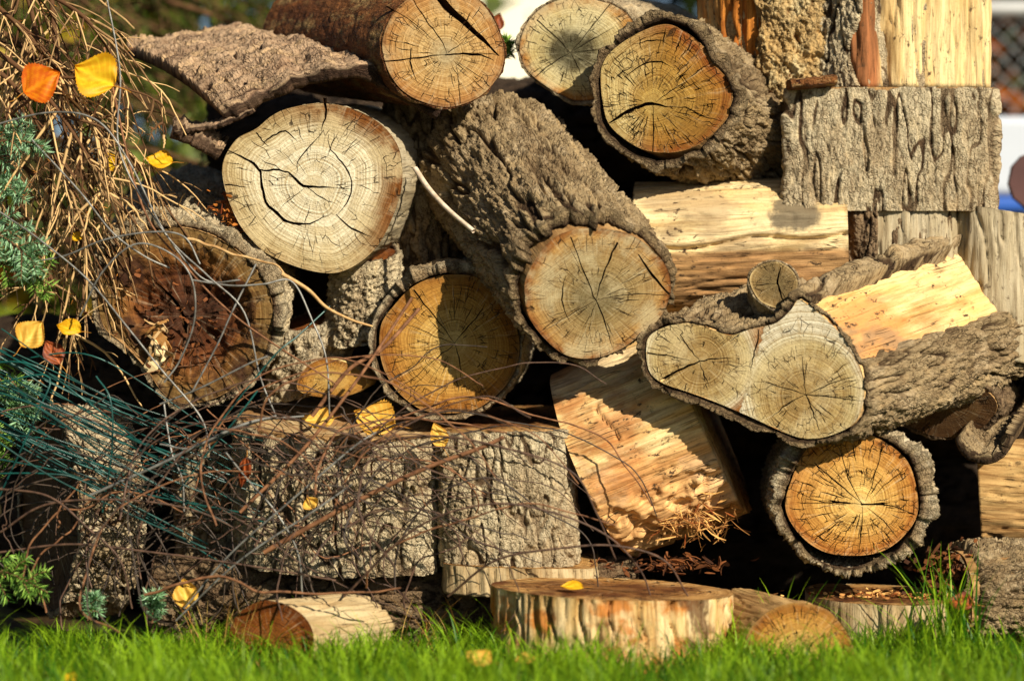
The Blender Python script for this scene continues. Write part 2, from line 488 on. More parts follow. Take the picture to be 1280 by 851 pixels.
def build_face(name, outline, piths, mat, parent, cracks=(), nauto=40, warp=0.0012, seed=0, res=0.004, depth=0.018, crackmat=None, zfun=None, auto_w=(0.0006, 0.0015), smallR=None):
    rng = np.random.default_rng(100 + seed)
    slv = []
    for pl, w in cracks:
        slv.append(sliver(np.array(pl), w, rng=rng))
    plist = piths if len(piths[0]) == 3 else [(*piths[0], None)]
    Rfun = polar_R(outline, np.array(plist[0][:2])) if plist[0][2] is None else None
    for k in range(nauto):
        px, py, R0 = plist[k % len(plist)]
        R = Rfun if R0 is None else (lambda t, R0=R0: np.full(np.shape(t), R0 * .92))
        t0 = rng.random() * 2 * math.pi
        r0 = 0.12 + 0.72 * rng.random() ** 0.8
        ln = 0.08 + 0.30 * rng.random() ** 1.5
        r1 = min(0.965, r0 + ln)
        rr = np.linspace(r0, r1, 4); tt = t0 + rng.normal(size=4) * 0.013
        pl = np.stack([px + R(tt) * rr * np.cos(tt), py + R(tt) * rr * np.sin(tt)], 1)
        wd = rng.uniform(*auto_w)
        slv.append(sliver(pl, [0.0002, wd, wd, 0.0002], rng=rng, jit=.00022))
        if rng.random() < 0.6:                                      # a tangential check turning off it
            sgn = rng.choice([-1, 1]); sp = rng.uniform(0.10, 0.32)
            rc = rr[rng.integers(1, 3)]
            tt2 = tt[2] + sgn * np.linspace(0, sp, 4); rc2 = rc + rng.normal(size=4) * 0.006
            pl = np.stack([px + R(tt2) * rc2 * np.cos(tt2), py + R(tt2) * rc2 * np.sin(tt2)], 1)
            slv.append(sliver(pl, [wd * .8, wd * .8, wd * .6, 0.0002], rng=rng, jit=.0002))
    # input of the triangulation (in units of 1 cm)
    mn = outline.min(0); mx = outline.max(0)
    gx = np.arange(mn[0], mx[0], res); gy = np.arange(mn[1], mx[1], res)
    G = np.stack(np.meshgrid(gx, gy), -1).reshape(-1, 2); G += rng.uniform(-.35, .35, G.shape) * res
    G = G[inside(outline * 0.985 + outline.mean(0) * 0.015, G)]
    verts = [*outline]; faces = [list(range(len(outline)))]
    for _, a, b in slv:
        poly = np.vstack([b, a[::-1]]); k = len(verts)
        verts += [*poly]; faces.append(list(range(k, k + len(poly))))
    verts += [*G]
    SC = 100.0
    r = delaunay_2d_cdt([Vector((float(v[0]) * SC, float(v[1]) * SC)) for v in verts], [], faces, 0, 1e-5, True)
    V2 = np.array([(v[0], v[1]) for v in r[0]]) / SC
    # a sliver that folded over itself can claim the whole face: leave such a one out
    tri = [(f, ids) for f, ids in zip(r[2], r[5]) if len(f) == 3]
    TA = np.array([f for f, _ in tri]); CC = V2[TA].mean(1)
    e1 = V2[TA[:, 1]] - V2[TA[:, 0]]; e2 = V2[TA[:, 2]] - V2[TA[:, 0]]
    ar = np.abs(e1[:, 0] * e2[:, 1] - e1[:, 1] * e2[:, 0]) * .5
    ok = inside(outline, CC); tot = ar[ok].sum(); cl = {}
    for a_, (_, ids) in zip(ar, tri):
        for d_ in ids: cl[d_] = cl.get(d_, 0) + a_
    bad = {d_ for d_, a_ in cl.items() if d_ and a_ > .12 * tot}
    F = np.array([f for k_, (f, ids) in enumerate(tri) if ok[k_] and not [d_ for d_ in ids if d_ and d_ not in bad]], np.int32)
    def zz(Q):
        P = np.column_stack([Q * 22, np.full(len(Q), seed * 2.3)])
        z = warp * fbm(P, 3) * 2
        return z + (zfun(Q) if zfun else 0)
    V = np.column_stack([V2, zz(V2)])
    rg, pv = ring_attr(V2, outline, piths)
    f = mesh_obj(name, V, [F], mat, parent, {'ring': rg, 'pv': pv, 'wc': V}, True)
    # crack walls, one recess per crack, joined to the face as a second material
    if slv:
        VV = []; QQ = []; n = 0
        for c, a, b in slv:
            m = len(c); wl = np.linalg.norm(a - b, axis=1)
            dd = np.clip(wl * 7, 0.002, depth)
            for side in (a, b):
                top = np.column_stack([side, zz(side) + 0.0001]); bot = np.column_stack([c, zz(c) - dd])
                VV.append(np.vstack([top, bot])); QQ.append(grid_quads(2, m) + n); n += 2 * m
        VV = np.vstack(VV); rg, pv = ring_attr(VV[:, :2], outline, piths)
        w = mesh_obj('crack', VV, [np.vstack(QQ)], crackmat or M['crack'], None, {'ring': rg, 'pv': pv, 'wc': VV}, False)
        # merge into the face mesh
        me = f.data; me.materials.append(crackmat or M['crack'])
        join_mesh(f, w)
    return f


def join_mesh(a, b):
    """append b's mesh to a's (b's faces keep material slot 1), then drop b"""
    ma, mb = a.data, b.data
    def get(me):
        v = np.empty(len(me.vertices) * 3, np.float32); me.vertices.foreach_get('co', v)
        l = np.empty(len(me.loops), np.int32); me.loops.foreach_get('vertex_index', l)
        t = np.empty(len(me.polygons), np.int32); me.polygons.foreach_get('loop_total', t)
        at = {}
        for k in ('ring', 'pv', 'wc'):
            A = me.attributes[k]
            if k == 'ring':
                x = np.empty(len(me.vertices), np.float32); A.data.foreach_get('value', x)
            else:
                x = np.empty(len(me.vertices) * 3, np.float32); A.data.foreach_get('vector', x)
            at[k] = x
        return v, l, t, at
    va, la, ta, aa = get(ma); vb, lb, tb, ab = get(mb)
    me = bpy.data.meshes.new(ma.name)
    nv = (len(va) + len(vb)) // 3
    me.vertices.add(nv); me.vertices.foreach_set('co', np.concatenate([va, vb]))
    L = np.concatenate([la, lb + len(va) // 3]); T = np.concatenate([ta, tb])
    me.loops.add(len(L)); me.loops.foreach_set('vertex_index', L)
    me.polygons.add(len(T)); me.polygons.foreach_set('loop_start', np.concatenate([[0], np.cumsum(T)[:-1]]).astype(np.int32))
    me.polygons.foreach_set('loop_total', T)
    me.polygons.foreach_set('material_index', np.concatenate([np.zeros(len(ta), np.int32), np.ones(len(tb), np.int32)]))
    me.polygons.foreach_set('use_smooth', np.concatenate([np.ones(len(ta), bool), np.zeros(len(tb), bool)]))
    for k in ('ring', 'pv', 'wc'):
        x = np.concatenate([aa[k], ab[k]])
        if k == 'ring': me.attributes.new(k, 'FLOAT', 'POINT').data.foreach_set('value', x)
        else: me.attributes.new(k, 'FLOAT_VECTOR', 'POINT').data.foreach_set('vector', x)
    me.update(calc_edges=True)
    for m in ma.materials: me.materials.append(m)
    a.data = me
    bpy.data.objects.remove(b); bpy.data.meshes.remove(mb); bpy.data.meshes.remove(ma)


def bark_height(P, cs, stretch, seed, style='furrow'):
    sw = max(1.0, stretch * .75)
    W = P / np.array([cs * 1.5, cs * 1.5, cs * 1.5 * sw]) + seed
    warp = np.stack([fbm(W + 3.3, 2), fbm(W + 9.1, 2), fbm(W + 5.7, 2)], 1)
    q = P / np.array([cs, cs, cs * stretch]) + seed * 7.7 + warp * (.55 if style != 'lumpy' else .9)
    n1 = pnoise(q * .75) + .45 * pnoise(q * 1.6 + 4.4)
    f1 = sstep(0.0, .15, np.abs(n1))
    n2 = pnoise(q * 1.9 + 9.2) + .5 * pnoise(q * 4.1 + 2.2)
    f2 = sstep(0.0, .13, np.abs(n2))
    q3 = P / np.array([cs * 1.1, cs * 1.1, cs * .6]) + seed * 3.1 + warp * .8
    f3 = sstep(0.0, .09, np.abs(pnoise(q3) + .4 * pnoise(q3 * 2.3)))
    rough = fbm(P / np.array([cs * .16, cs * .16, cs * .16 * max(1.3, sw)]), 4, .65)
    mid = fbm(P / np.array([cs * .42, cs * .42, cs * .42 * sw]) + seed, 3, .6)
    b = (fbm(P / np.array([cs * .7, cs * .7, cs * .8 * sw]) + seed * 2.0, 3, .55) + .25 * rough) * 4.5
    fr = b - np.floor(b); st = np.floor(b) + sstep(.72, 1.0, fr)
    if style == 'furrow':
        g1 = sstep(0.0, .22, np.abs(n1)); g1 = np.where(g1 > .5, .85 + .3 * (g1 - .5), 1.7 * g1)
        return .62 * g1 + .26 * f1 * f2 + .10 * f1 * f3 + .20 * st * f1 + .14 * mid + .26 * rough - .06
    if style == 'flaky':
        return .24 * f1 + .20 * f2 + .18 * f3 + .22 * st + .18 * mid + .22 * rough + .24
    if style == 'lumpy':
        return .20 * f1 + .26 * f2 + .14 * f3 + .50 * mid + .55 * rough + .22
    return .45 + .25 * mid + .20 * rough + .06 * f2


def interp_deg(tab):
    a = np.array([t[0] for t in tab], float); v = np.array([t[1] for t in tab], float)
    o = np.argsort(a); a = a[o]; v = v[o]
    a = np.concatenate([a - 360, a, a + 360]); v = np.concatenate([v, v, v])
    return lambda d: np.interp(d, a, v)


def make_log(name, label, cat, O, n, axis, outline, L, face=None, wood=None, bark=None, px=True, pith=None, taper=0.0,
             cracks=(), nauto=40, t=0.010, gap=0.0, cs=0.022, stretch=3.0, depth=0.006, style='furrow', rim=0.006, rimjit=0.006,
             da=0.0018, ds=0.0019, seed=1, group=None, parent=None, up=(0, 0, 1), res=0.004, wood_rough=0.0012, back=True, zfun=None, woff=None,
             warp=0.0012, crack_depth=0.018, face_name='cut_face', auto_w=(0.0006, 0.0015), bend=0.0, rimin=0.05, boffs=0.0, ends=0.0, woodname='wood', piths2=None, ffade=.22):
    n = nrm(n); axis = nrm(axis)
    X = nrm(np.cross(up, n)); Y = np.cross(n, X)
    R = np.stack([X, Y, n], 1)
    O = np.asarray(O, float)
    if px:
        pts = np.array([on_plane(a, b, O, n) for a, b in outline]) - O
        outline = (pts @ R)[:, :2]
    A = R.T @ axis
    conv = (lambda q: ((on_plane(q[0], q[1], O, n) - O) @ R)[:2]) if px else (lambda q: np.array(q))
    outline = np.asarray(outline, float)
    if ((np.roll(outline[:, 0], -1) - outline[:, 0]) * (np.roll(outline[:, 1], -1) + outline[:, 1])).sum() > 0:
        outline = outline[::-1]
    per = np.linalg.norm(np.diff(np.vstack([outline, outline[:1]]), axis=0), axis=1).sum()
    nw = int(per / 0.003)
    ow = spline(outline, nw, True)
    cen = ow.mean(0)
    if parent is None:
        root = empty(name, O, label, cat, group)
        root.matrix_world = Matrix([[*R[0], O[0]], [*R[1], O[1]], [*R[2], O[2]], [0, 0, 0, 1]])
    else:
        PM = np.array(parent.matrix_world); inv = np.linalg.inv(PM)
        root = bpy.data.objects.new(name, None); COL.objects.link(root)
        root.parent = parent
        W = np.eye(4); W[:3, :3] = R; W[:3, 3] = O
        root.matrix_local = Matrix((inv @ W).tolist())
    def at(q, s):
        """outline points q (m,2), distance s behind the face"""
        k = (1 - taper * s / L)
        b = bend * (s / L) * (1 - s / L) * 4
        return np.column_stack([cen + (q - cen) * k + A[:2] * s + np.array([0, b]), np.full(len(q), A[2] * s)])
    # --- wood: side wall and both ends
    T = np.roll(ow, -1, 0) - np.roll(ow, 1, 0); T /= np.linalg.norm(T, axis=1)[:, None]
    Nw = np.stack([T[:, 1], -T[:, 0]], 1)
    ns = max(6, int(L / (0.004 if not bark else 0.008)))
    ss = np.linspace(0, L, ns)
    rows = []; wcs = []
    for s in ss:
        P3 = np.column_stack([ow, np.full(nw, s)])
        d = wood_rough * (fbm(P3 * np.array([90, 90, 9]) + seed, 3) * 1.6 - 1.6 * sstep(.10, 0, np.abs(pnoise(P3 * np.array([55, 55, 6.0]) + seed * 2))) + 1.2 * fbm(P3 * np.array([25, 25, 12]) + seed, 2))
        if woff is not None: d = d + woff(P3, s)
        d = d * sstep(0.0, 0.006, s + 0.0002) - 0.0015 * (1 - sstep(0, 0.004, s)) * 0
        if ends: d = d * 1.0
        q = ow + Nw * d[:, None]
        rows.append(at(q, s)); wcs.append(P3)
    Vw = np.vstack(rows); Fq = grid_quads(ns, nw, True)
    pol = [Fq]
    if back:
        c = at(cen[None], L); k = len(Vw); Vw = np.vstack([Vw, c]); wcs.append(np.array([[*cen, L]]))
        j = np.arange(nw); pol.append(np.stack([(ns - 1) * nw + j, (ns - 1) * nw + (j + 1) % nw, np.full(nw, k)], 1))
    wo = mesh_obj(woodname, Vw, pol, wood or M['wood_dull'], root, {'wc': np.vstack(wcs), 'ring': np.full(len(Vw), .8)})
    # --- front cut face
    if face:
        if piths2:
            pp = [(*conv(p[:2]), p[2] * S0) for p in piths2]
        else:
            pp = [np.array(conv(pith)) if pith is not None else cen]
        ck = [([conv(q) for q in pl], [w * 0.001 for w in ws]) for pl, ws in cracks]
        build_face(face_name, ow, pp, face, root, ck, nauto, warp, seed, res, crack_depth, zfun=zfun, auto_w=auto_w)
    # --- bark shell
    if bark:
        nb = int(per / da)
        ob = spline(ow, nb, True)
        # smooth normals
        T = np.roll(ob, -3, 0) - np.roll(ob, 3, 0); T /= np.linalg.norm(T, axis=1)[:, None]
        Nb = np.stack([T[:, 1], -T[:, 0]], 1)
        for _ in range(6): Nb = (np.roll(Nb, 1, 0) + Nb + np.roll(Nb, -1, 0)) / 3
        Nb /= np.linalg.norm(Nb, axis=1)[:, None]
        dc = ob - cen; deg = np.degrees(np.arctan2(dc[:, 1], dc[:, 0]))
        tf = t if callable(t) else ((lambda d, s, f=interp_deg(t): f(d)) if isinstance(t, (list, tuple)) else (lambda d, s: np.full(len(d), t)))
        gf = interp_deg(gap) if isinstance(gap, (list, tuple)) else (lambda d: np.full(len(d), gap))
        g = gf(deg)
        c3 = np.column_stack([ob * 40, np.full(nb, seed * 1.0)])
        c4 = np.column_stack([ob * 160, np.full(nb, seed * 3.0)])
        tv = np.clip(1 + 1.1 * fbm(np.column_stack([ob * 28, np.full(nb, seed * 9.0)]), 3), .35, 1.7)
        blk = np.floor(2.6 * fbm(np.column_stack([ob * 30, np.full(nb, seed * 5.0)]), 2)) / 2.6
        sf = boffs - rim - rimjit * (1.1 * fbm(c3, 3) + .45 * fbm(c4, 3) + 1.8 * blk)
        g = np.where(g > 0.001, np.maximum(g + 0.004 * fbm(c3 + 5, 3), 0.0006), g)
        no = max(8, int(L / ds))
        so = np.linspace(0, 1, no)
        rows = []; hh = []; wc = []
        # inner face, from inside to the rim
        for k in np.linspace(1, 0, 9):
            s = sf + (rimin - sf) * k ** 1.5
            tt = tf(deg, np.maximum(s, 0))
            P3 = np.column_stack([ob, s])
            off = np.where(tt > 0, g + 0.0012 * fbm(P3 * 120, 3) * (g > .001), np.minimum(tt, 0) - .002)
            rows.append((ob + Nb * off[:, None], s)); hh.append(np.full(nb, -0.2)); wc.append(P3)
        # rim
        hb = []
        smid = (sf[:, None] + (L - sf)[:, None] * so[None, :])         # nb x no
        P3 = np.stack([np.repeat(ob[:, 0:1], no, 1), np.repeat(ob[:, 1:2], no, 1), smid], -1).reshape(-1, 3)
        H = bark_height(P3, cs, stretch, seed, style).reshape(nb, no)
        for k in (0.2, 0.4, 0.6, 0.8):
            tt = tf(deg, np.zeros(nb))
            o1 = np.where(tt > 0, g + tt * tv + (H[:, 0] - .5) * depth * ffade, tt)
            off = np.where(tt > 0, g, tt - .001) * (1 - k) + o1 * k
            q = ob + Nb * off[:, None]
            P3 = np.column_stack([q, sf])
            s = sf - 0.0012 * math.sin(k * math.pi) + 0.0030 * fbm(P3 * np.array([200, 200, 1]), 3)
            rows.append((q, s)); hh.append(np.full(nb, 0.15 + .4 * k)); wc.append(P3)
        for j in range(no):
            s = smid[:, j]; fr_ = ffade + (1 - ffade) * sstep(.0, .030, s - sf); tw = tv + (1 - tv) * sstep(0, .06, s - sf)
            tt = tf(deg, s)
            P3 = np.column_stack([ob, s])
            tt = tt + np.where(np.abs(tt) < 0.02, 0.0035 * fbm(P3 * 45, 3), 0)
            off = g * np.exp(-np.maximum(s, 0) / .06) + tt * np.where(tt > 0, tw, 1) + (H[:, j] - 0.5) * depth * fr_ * np.clip(tt / 0.006, 0, 1)
            off = np.where(tt > 0, off, np.minimum(tt, -0.0015))
            rows.append((ob + Nb * off[:, None], s)); hh.append(H[:, j]); wc.append(P3)
        V = []
        for q, s in rows:
            k = (1 - taper * np.clip(s, 0, L) / L)[:, None]
            b = bend * (s / L) * (1 - s / L) * 4
            V.append(np.column_stack([cen + (q - cen) * k + A[:2] * s[:, None] + np.column_stack([np.zeros(nb), b]), A[2] * s]))
        mesh_obj('bark', np.vstack(V), [grid_quads(len(rows), nb, True)], bark, root, {'h': np.concatenate(hh), 'wc': np.vstack(wc)})
    root['_R'] = [float(x) for x in R.ravel()]
    del root['_R']
    return root
# ------------------------------------------------------------------ materials used
M = {}
M['crack'] = plain_mat('crack_wood', lin(70, 44, 20), .4, 200)
M['wood_dull'] = wood_mat('dull_wood', lin(176, 140, 92), lin(140, 104, 62), lin(96, 66, 36), seed=2)
M['wood_peeled'] = wood_mat('peeled_wood', lin(232, 200, 142), lin(220, 174, 106), lin(166, 108, 56), patch=lin(190, 124, 62), patch_amt=.75, patch_scale=8, stain=lin(136, 110, 82), stain_amt=.7, wear=1.6, stain_scale=6, seed=1, speck=.25)
M['wood_pale'] = wood_mat('pale_wood', lin(243, 216, 150), lin(230, 192, 118), lin(190, 138, 70), patch=lin(170, 104, 50), patch_amt=.25, patch_scale=5, stain=lin(60, 46, 34), stain_amt=.0, seed=4, speck=.15, gcon=.35)
M['wood_streak'] = wood_mat('streaked_wood', lin(244, 216, 158), lin(232, 190, 124), lin(196, 130, 72), xband=(1, -.25, -.015, lin(190, 126, 70), .5), wear=1.5, patch=lin(170, 100, 48), patch_amt=.65, patch_scale=9, pst=.8, stain=lin(226, 206, 168), stain_amt=.5, stain_scale=8, seed=6, gcon=.7)
M['wood_grey'] = wood_mat('grey_wood', lin(196, 180, 146), lin(166, 148, 114), lin(120, 102, 74), seed=8, freq=.9, speck=.35, gcon=.7)
M['wood_silver'] = wood_mat('silver_wood', lin(186, 172, 142), lin(164, 148, 116), lin(128, 110, 82), seed=9, freq=1.1, speck=.2, gcon=.4)
M['wood_rot'] = wood_mat('rotten_wood', lin(206, 132, 52), lin(142, 74, 26), lin(72, 34, 12), patch=lin(222, 186, 120), patch_amt=.8, patch_scale=8, stain=lin(50, 26, 10), stain_amt=.75, stain_scale=9, seed=11, speck=.5, gcon=.8)
M['wood_band'] = wood_mat('banded_wood', lin(232, 208, 158), lin(218, 186, 128), lin(186, 140, 86), xband=(1, -.20, -.012, lin(150, 106, 62), .75), blob=(.052, .085, .030, .050, lin(96, 86, 70)), wear=1.5, stain=lin(150, 126, 96), stain_amt=.55, stain_scale=7, seed=14, gcon=.55)
M['wood_split'] = wood_mat('riven_wood', lin(230, 204, 148), lin(218, 182, 120), lin(186, 138, 80), xband=(0, -.20, -.034, lin(112, 62, 32), .92), seed=4, speck=.2, gcon=.5, wear=1.3)
M['wood_white'] = wood_mat('bleached_wood', lin(188, 168, 128), lin(172, 146, 104), lin(140, 108, 70), seed=29, speck=.5, gcon=.45)
M['wood_stump'] = wood_mat('stained_stump_wood', lin(226, 200, 150), lin(196, 160, 100), lin(150, 100, 46), patch=lin(176, 104, 34), patch_amt=.85, patch_scale=13, pst=1.3, stain=lin(70, 38, 18), stain_amt=.8, stain_scale=12, seed=17, gcon=.7)
M['wood_board'] = wood_mat('weathered_board_wood', lin(196, 160, 104), lin(168, 130, 80), lin(112, 80, 46), seed=19, gcon=.8)

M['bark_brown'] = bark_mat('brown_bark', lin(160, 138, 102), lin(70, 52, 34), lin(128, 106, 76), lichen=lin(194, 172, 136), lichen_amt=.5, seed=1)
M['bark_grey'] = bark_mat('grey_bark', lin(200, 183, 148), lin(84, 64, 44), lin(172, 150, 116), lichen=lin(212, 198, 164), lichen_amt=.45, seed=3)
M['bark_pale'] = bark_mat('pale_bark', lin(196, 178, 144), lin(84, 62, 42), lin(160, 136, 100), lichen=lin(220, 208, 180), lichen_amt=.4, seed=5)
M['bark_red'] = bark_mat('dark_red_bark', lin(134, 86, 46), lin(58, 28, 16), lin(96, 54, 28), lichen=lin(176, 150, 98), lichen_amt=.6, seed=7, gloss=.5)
M['bark_shade'] = bark_mat('shade_dark_bark', lin(74, 60, 46), lin(38, 28, 20), lin(60, 46, 34), seed=21)  # back-row bark coloured near-black to deepen the shade in the gaps
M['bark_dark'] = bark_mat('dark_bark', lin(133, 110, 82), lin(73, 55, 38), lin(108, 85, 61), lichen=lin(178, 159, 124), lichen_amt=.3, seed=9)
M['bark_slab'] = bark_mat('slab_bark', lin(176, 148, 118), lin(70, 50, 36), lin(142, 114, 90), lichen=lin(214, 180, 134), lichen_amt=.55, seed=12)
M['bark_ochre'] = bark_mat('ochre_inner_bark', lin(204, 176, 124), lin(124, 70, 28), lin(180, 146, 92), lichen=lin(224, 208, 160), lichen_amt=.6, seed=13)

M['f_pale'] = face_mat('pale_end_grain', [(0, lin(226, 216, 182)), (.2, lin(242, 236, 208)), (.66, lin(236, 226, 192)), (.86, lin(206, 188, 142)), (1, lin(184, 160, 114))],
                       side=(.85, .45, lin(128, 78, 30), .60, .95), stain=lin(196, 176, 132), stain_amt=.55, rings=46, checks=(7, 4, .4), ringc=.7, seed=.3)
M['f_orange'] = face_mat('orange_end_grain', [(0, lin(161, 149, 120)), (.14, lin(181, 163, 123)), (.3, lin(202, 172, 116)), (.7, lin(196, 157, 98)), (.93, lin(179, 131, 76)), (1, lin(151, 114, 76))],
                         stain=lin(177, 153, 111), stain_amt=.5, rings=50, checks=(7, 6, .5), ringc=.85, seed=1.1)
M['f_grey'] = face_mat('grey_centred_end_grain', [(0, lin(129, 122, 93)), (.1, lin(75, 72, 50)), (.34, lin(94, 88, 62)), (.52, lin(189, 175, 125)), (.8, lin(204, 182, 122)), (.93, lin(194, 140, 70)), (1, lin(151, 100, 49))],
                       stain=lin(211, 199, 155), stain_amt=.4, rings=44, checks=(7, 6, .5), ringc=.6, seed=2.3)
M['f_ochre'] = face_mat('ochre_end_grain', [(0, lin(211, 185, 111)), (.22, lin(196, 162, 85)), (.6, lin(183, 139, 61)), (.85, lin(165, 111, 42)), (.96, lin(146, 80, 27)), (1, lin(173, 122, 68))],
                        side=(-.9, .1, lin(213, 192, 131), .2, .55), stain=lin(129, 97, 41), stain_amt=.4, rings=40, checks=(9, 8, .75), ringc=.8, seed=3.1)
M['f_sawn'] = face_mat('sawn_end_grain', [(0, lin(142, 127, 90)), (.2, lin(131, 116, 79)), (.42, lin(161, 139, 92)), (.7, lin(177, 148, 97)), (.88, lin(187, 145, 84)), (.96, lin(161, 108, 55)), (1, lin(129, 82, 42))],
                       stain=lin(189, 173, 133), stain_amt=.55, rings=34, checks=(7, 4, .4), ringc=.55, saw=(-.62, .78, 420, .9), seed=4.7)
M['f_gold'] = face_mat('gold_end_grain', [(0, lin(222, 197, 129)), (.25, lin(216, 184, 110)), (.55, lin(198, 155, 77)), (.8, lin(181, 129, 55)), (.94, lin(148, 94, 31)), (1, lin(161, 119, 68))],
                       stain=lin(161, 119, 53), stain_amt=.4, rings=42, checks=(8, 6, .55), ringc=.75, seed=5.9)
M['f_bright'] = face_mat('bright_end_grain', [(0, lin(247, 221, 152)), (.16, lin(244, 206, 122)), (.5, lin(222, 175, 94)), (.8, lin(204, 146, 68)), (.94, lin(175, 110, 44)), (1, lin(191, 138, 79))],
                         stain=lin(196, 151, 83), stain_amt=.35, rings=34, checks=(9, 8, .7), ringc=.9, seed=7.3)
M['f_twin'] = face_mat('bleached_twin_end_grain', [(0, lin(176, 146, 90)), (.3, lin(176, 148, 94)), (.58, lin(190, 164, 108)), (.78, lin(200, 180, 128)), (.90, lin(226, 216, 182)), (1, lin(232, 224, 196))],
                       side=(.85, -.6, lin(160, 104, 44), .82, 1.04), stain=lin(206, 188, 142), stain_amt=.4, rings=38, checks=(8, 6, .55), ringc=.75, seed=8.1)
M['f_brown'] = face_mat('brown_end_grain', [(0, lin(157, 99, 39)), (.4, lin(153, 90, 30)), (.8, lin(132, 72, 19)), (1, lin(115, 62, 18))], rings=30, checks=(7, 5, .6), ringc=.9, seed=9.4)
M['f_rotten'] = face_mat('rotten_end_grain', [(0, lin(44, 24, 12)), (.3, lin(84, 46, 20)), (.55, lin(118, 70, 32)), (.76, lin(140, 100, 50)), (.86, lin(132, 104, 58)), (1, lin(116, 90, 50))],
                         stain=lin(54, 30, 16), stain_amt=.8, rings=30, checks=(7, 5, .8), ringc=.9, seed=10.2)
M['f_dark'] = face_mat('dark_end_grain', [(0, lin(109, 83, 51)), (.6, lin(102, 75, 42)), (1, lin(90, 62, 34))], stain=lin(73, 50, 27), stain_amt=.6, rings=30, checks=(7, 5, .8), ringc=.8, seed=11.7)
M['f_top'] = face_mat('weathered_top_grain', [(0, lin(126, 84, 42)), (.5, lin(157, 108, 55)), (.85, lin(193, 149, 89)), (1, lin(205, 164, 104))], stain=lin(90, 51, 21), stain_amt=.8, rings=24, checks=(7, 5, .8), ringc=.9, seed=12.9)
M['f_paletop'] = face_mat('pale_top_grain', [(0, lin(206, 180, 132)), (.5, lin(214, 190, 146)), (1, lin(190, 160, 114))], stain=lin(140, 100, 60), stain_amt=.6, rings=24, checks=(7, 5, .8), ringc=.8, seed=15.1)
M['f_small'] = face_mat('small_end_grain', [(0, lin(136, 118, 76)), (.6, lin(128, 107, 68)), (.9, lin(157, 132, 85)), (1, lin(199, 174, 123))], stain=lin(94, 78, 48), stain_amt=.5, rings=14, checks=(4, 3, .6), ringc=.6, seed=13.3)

# ------------------------------------------------------------------ the end-on logs of the pile
FRONT = (0, -1, 0)

make_log('cut_log', 'pale barkless log with a bleached cracked end under the curled bark slab', 'log',
         pix(392, 230, -.03), (-.06, -1, -.05), (.14, 1, .085),
         [(320, 161), (340, 145), (363, 135), (405, 129), (445, 138), (478, 157), (498, 184), (503, 214), (501, 240), (492, 268), (475, 303), (451, 327), (419, 341), (379, 336), (336, 318), (313, 298), (296, 274), (281, 235), (279, 203), (296, 174)],
         .36, M['f_pale'], M['wood_silver'], None, pith=(392, 232), nauto=34, seed=21, wood_rough=.0018, crack_depth=.03,
         cracks=[([(405, 122), (407, 141), (402, 164)], [4, 4, .6]), ([(402, 168), (392, 178), (373, 201), (371, 217)], [.6, 2, 2, .5]),
                 ([(320, 206), (327, 213), (353, 213), (369, 224), (382, 233), (418, 235)], [2.5, 3, 3, 4, 3.5, .5]),
                 ([(283, 187), (316, 204), (325, 216), (327, 230), (333, 253), (345, 265), (356, 276), (378, 280), (397, 276), (415, 266)], [.6, 3, 4, 4.2, 4.6, 5, 5, 3.2, 2, .4]),
                 ([(411, 168), (412, 184), (432, 210), (440, 230), (434, 253), (420, 270)], [.6, 2, 2.4, 2.2, 2, .4]),
                 ([(382, 233), (403, 248), (421, 255)], [.8, 1.8, .3]), ([(420, 268), (440, 286), (465, 296)], [1, 3.4, .5]),
                 ([(325, 184), (341, 170), (356, 164), (366, 171), (372, 178)], [.6, 2.2, 2.4, 2, .4]), ([(320, 166), (330, 178), (336, 183)], [2.2, 2.2, .4]),
                 ([(279, 231), (300, 233), (312, 234)], [2.6, 2, .4]), ([(303, 240), (312, 262), (320, 272)], [.4, 1.8, .5]), ([(380, 236), (362, 250), (350, 262)], [.5, 1.2, .3])])

make_log('cut_log', 'orange-brown log at the top with a wide dark split across its end', 'log',
         pix(556, 62, -.06), (.42, -1, -.12), (-.62, .95, .16),
         [(478, 60), (483, 35), (496, 12), (515, -4), (540, -13), (575, -12), (600, 2), (619, 28), (630, 60), (628, 85), (612, 110), (590, 126), (560, 134), (530, 128), (505, 115), (487, 92)],
         .42, M['f_orange'], M['wood_dull'], M['bark_red'], pith=(558, 69), t=.004, cs=.03, depth=.003, style='smooth', rim=-.002, rimjit=.002, seed=22, nauto=46,
         cracks=[([(542, -11), (560, 10), (585, 32), (606, 52), (624, 70)], [11, 12, 10, 7, 1.5]), ([(478, 77), (510, 74), (550, 69), (562, 69)], [2, 2.4, 2.2, .4]),
                 ([(556, 69), (580, 68), (602, 70), (618, 76)], [2, 3, 3.6, .6]), ([(517, 0), (530, 22), (550, 49), (559, 68)], [1.6, 1.8, 2, .5]),
                 ([(484, 8), (510, 24), (545, 52)], [1.2, 1.6, .4]), ([(514, 60), (514, 85), (522, 104)], [2, 2.6, .4]), ([(570, 78), (573, 100), (575, 130)], [.5, 1.5, 1.6]),
                 ([(560, 66), (575, 56), (586, 44)], [1.4, 1, .3]), ([(575, 80), (600, 96), (612, 108)], [.4, 1.2, 1])])

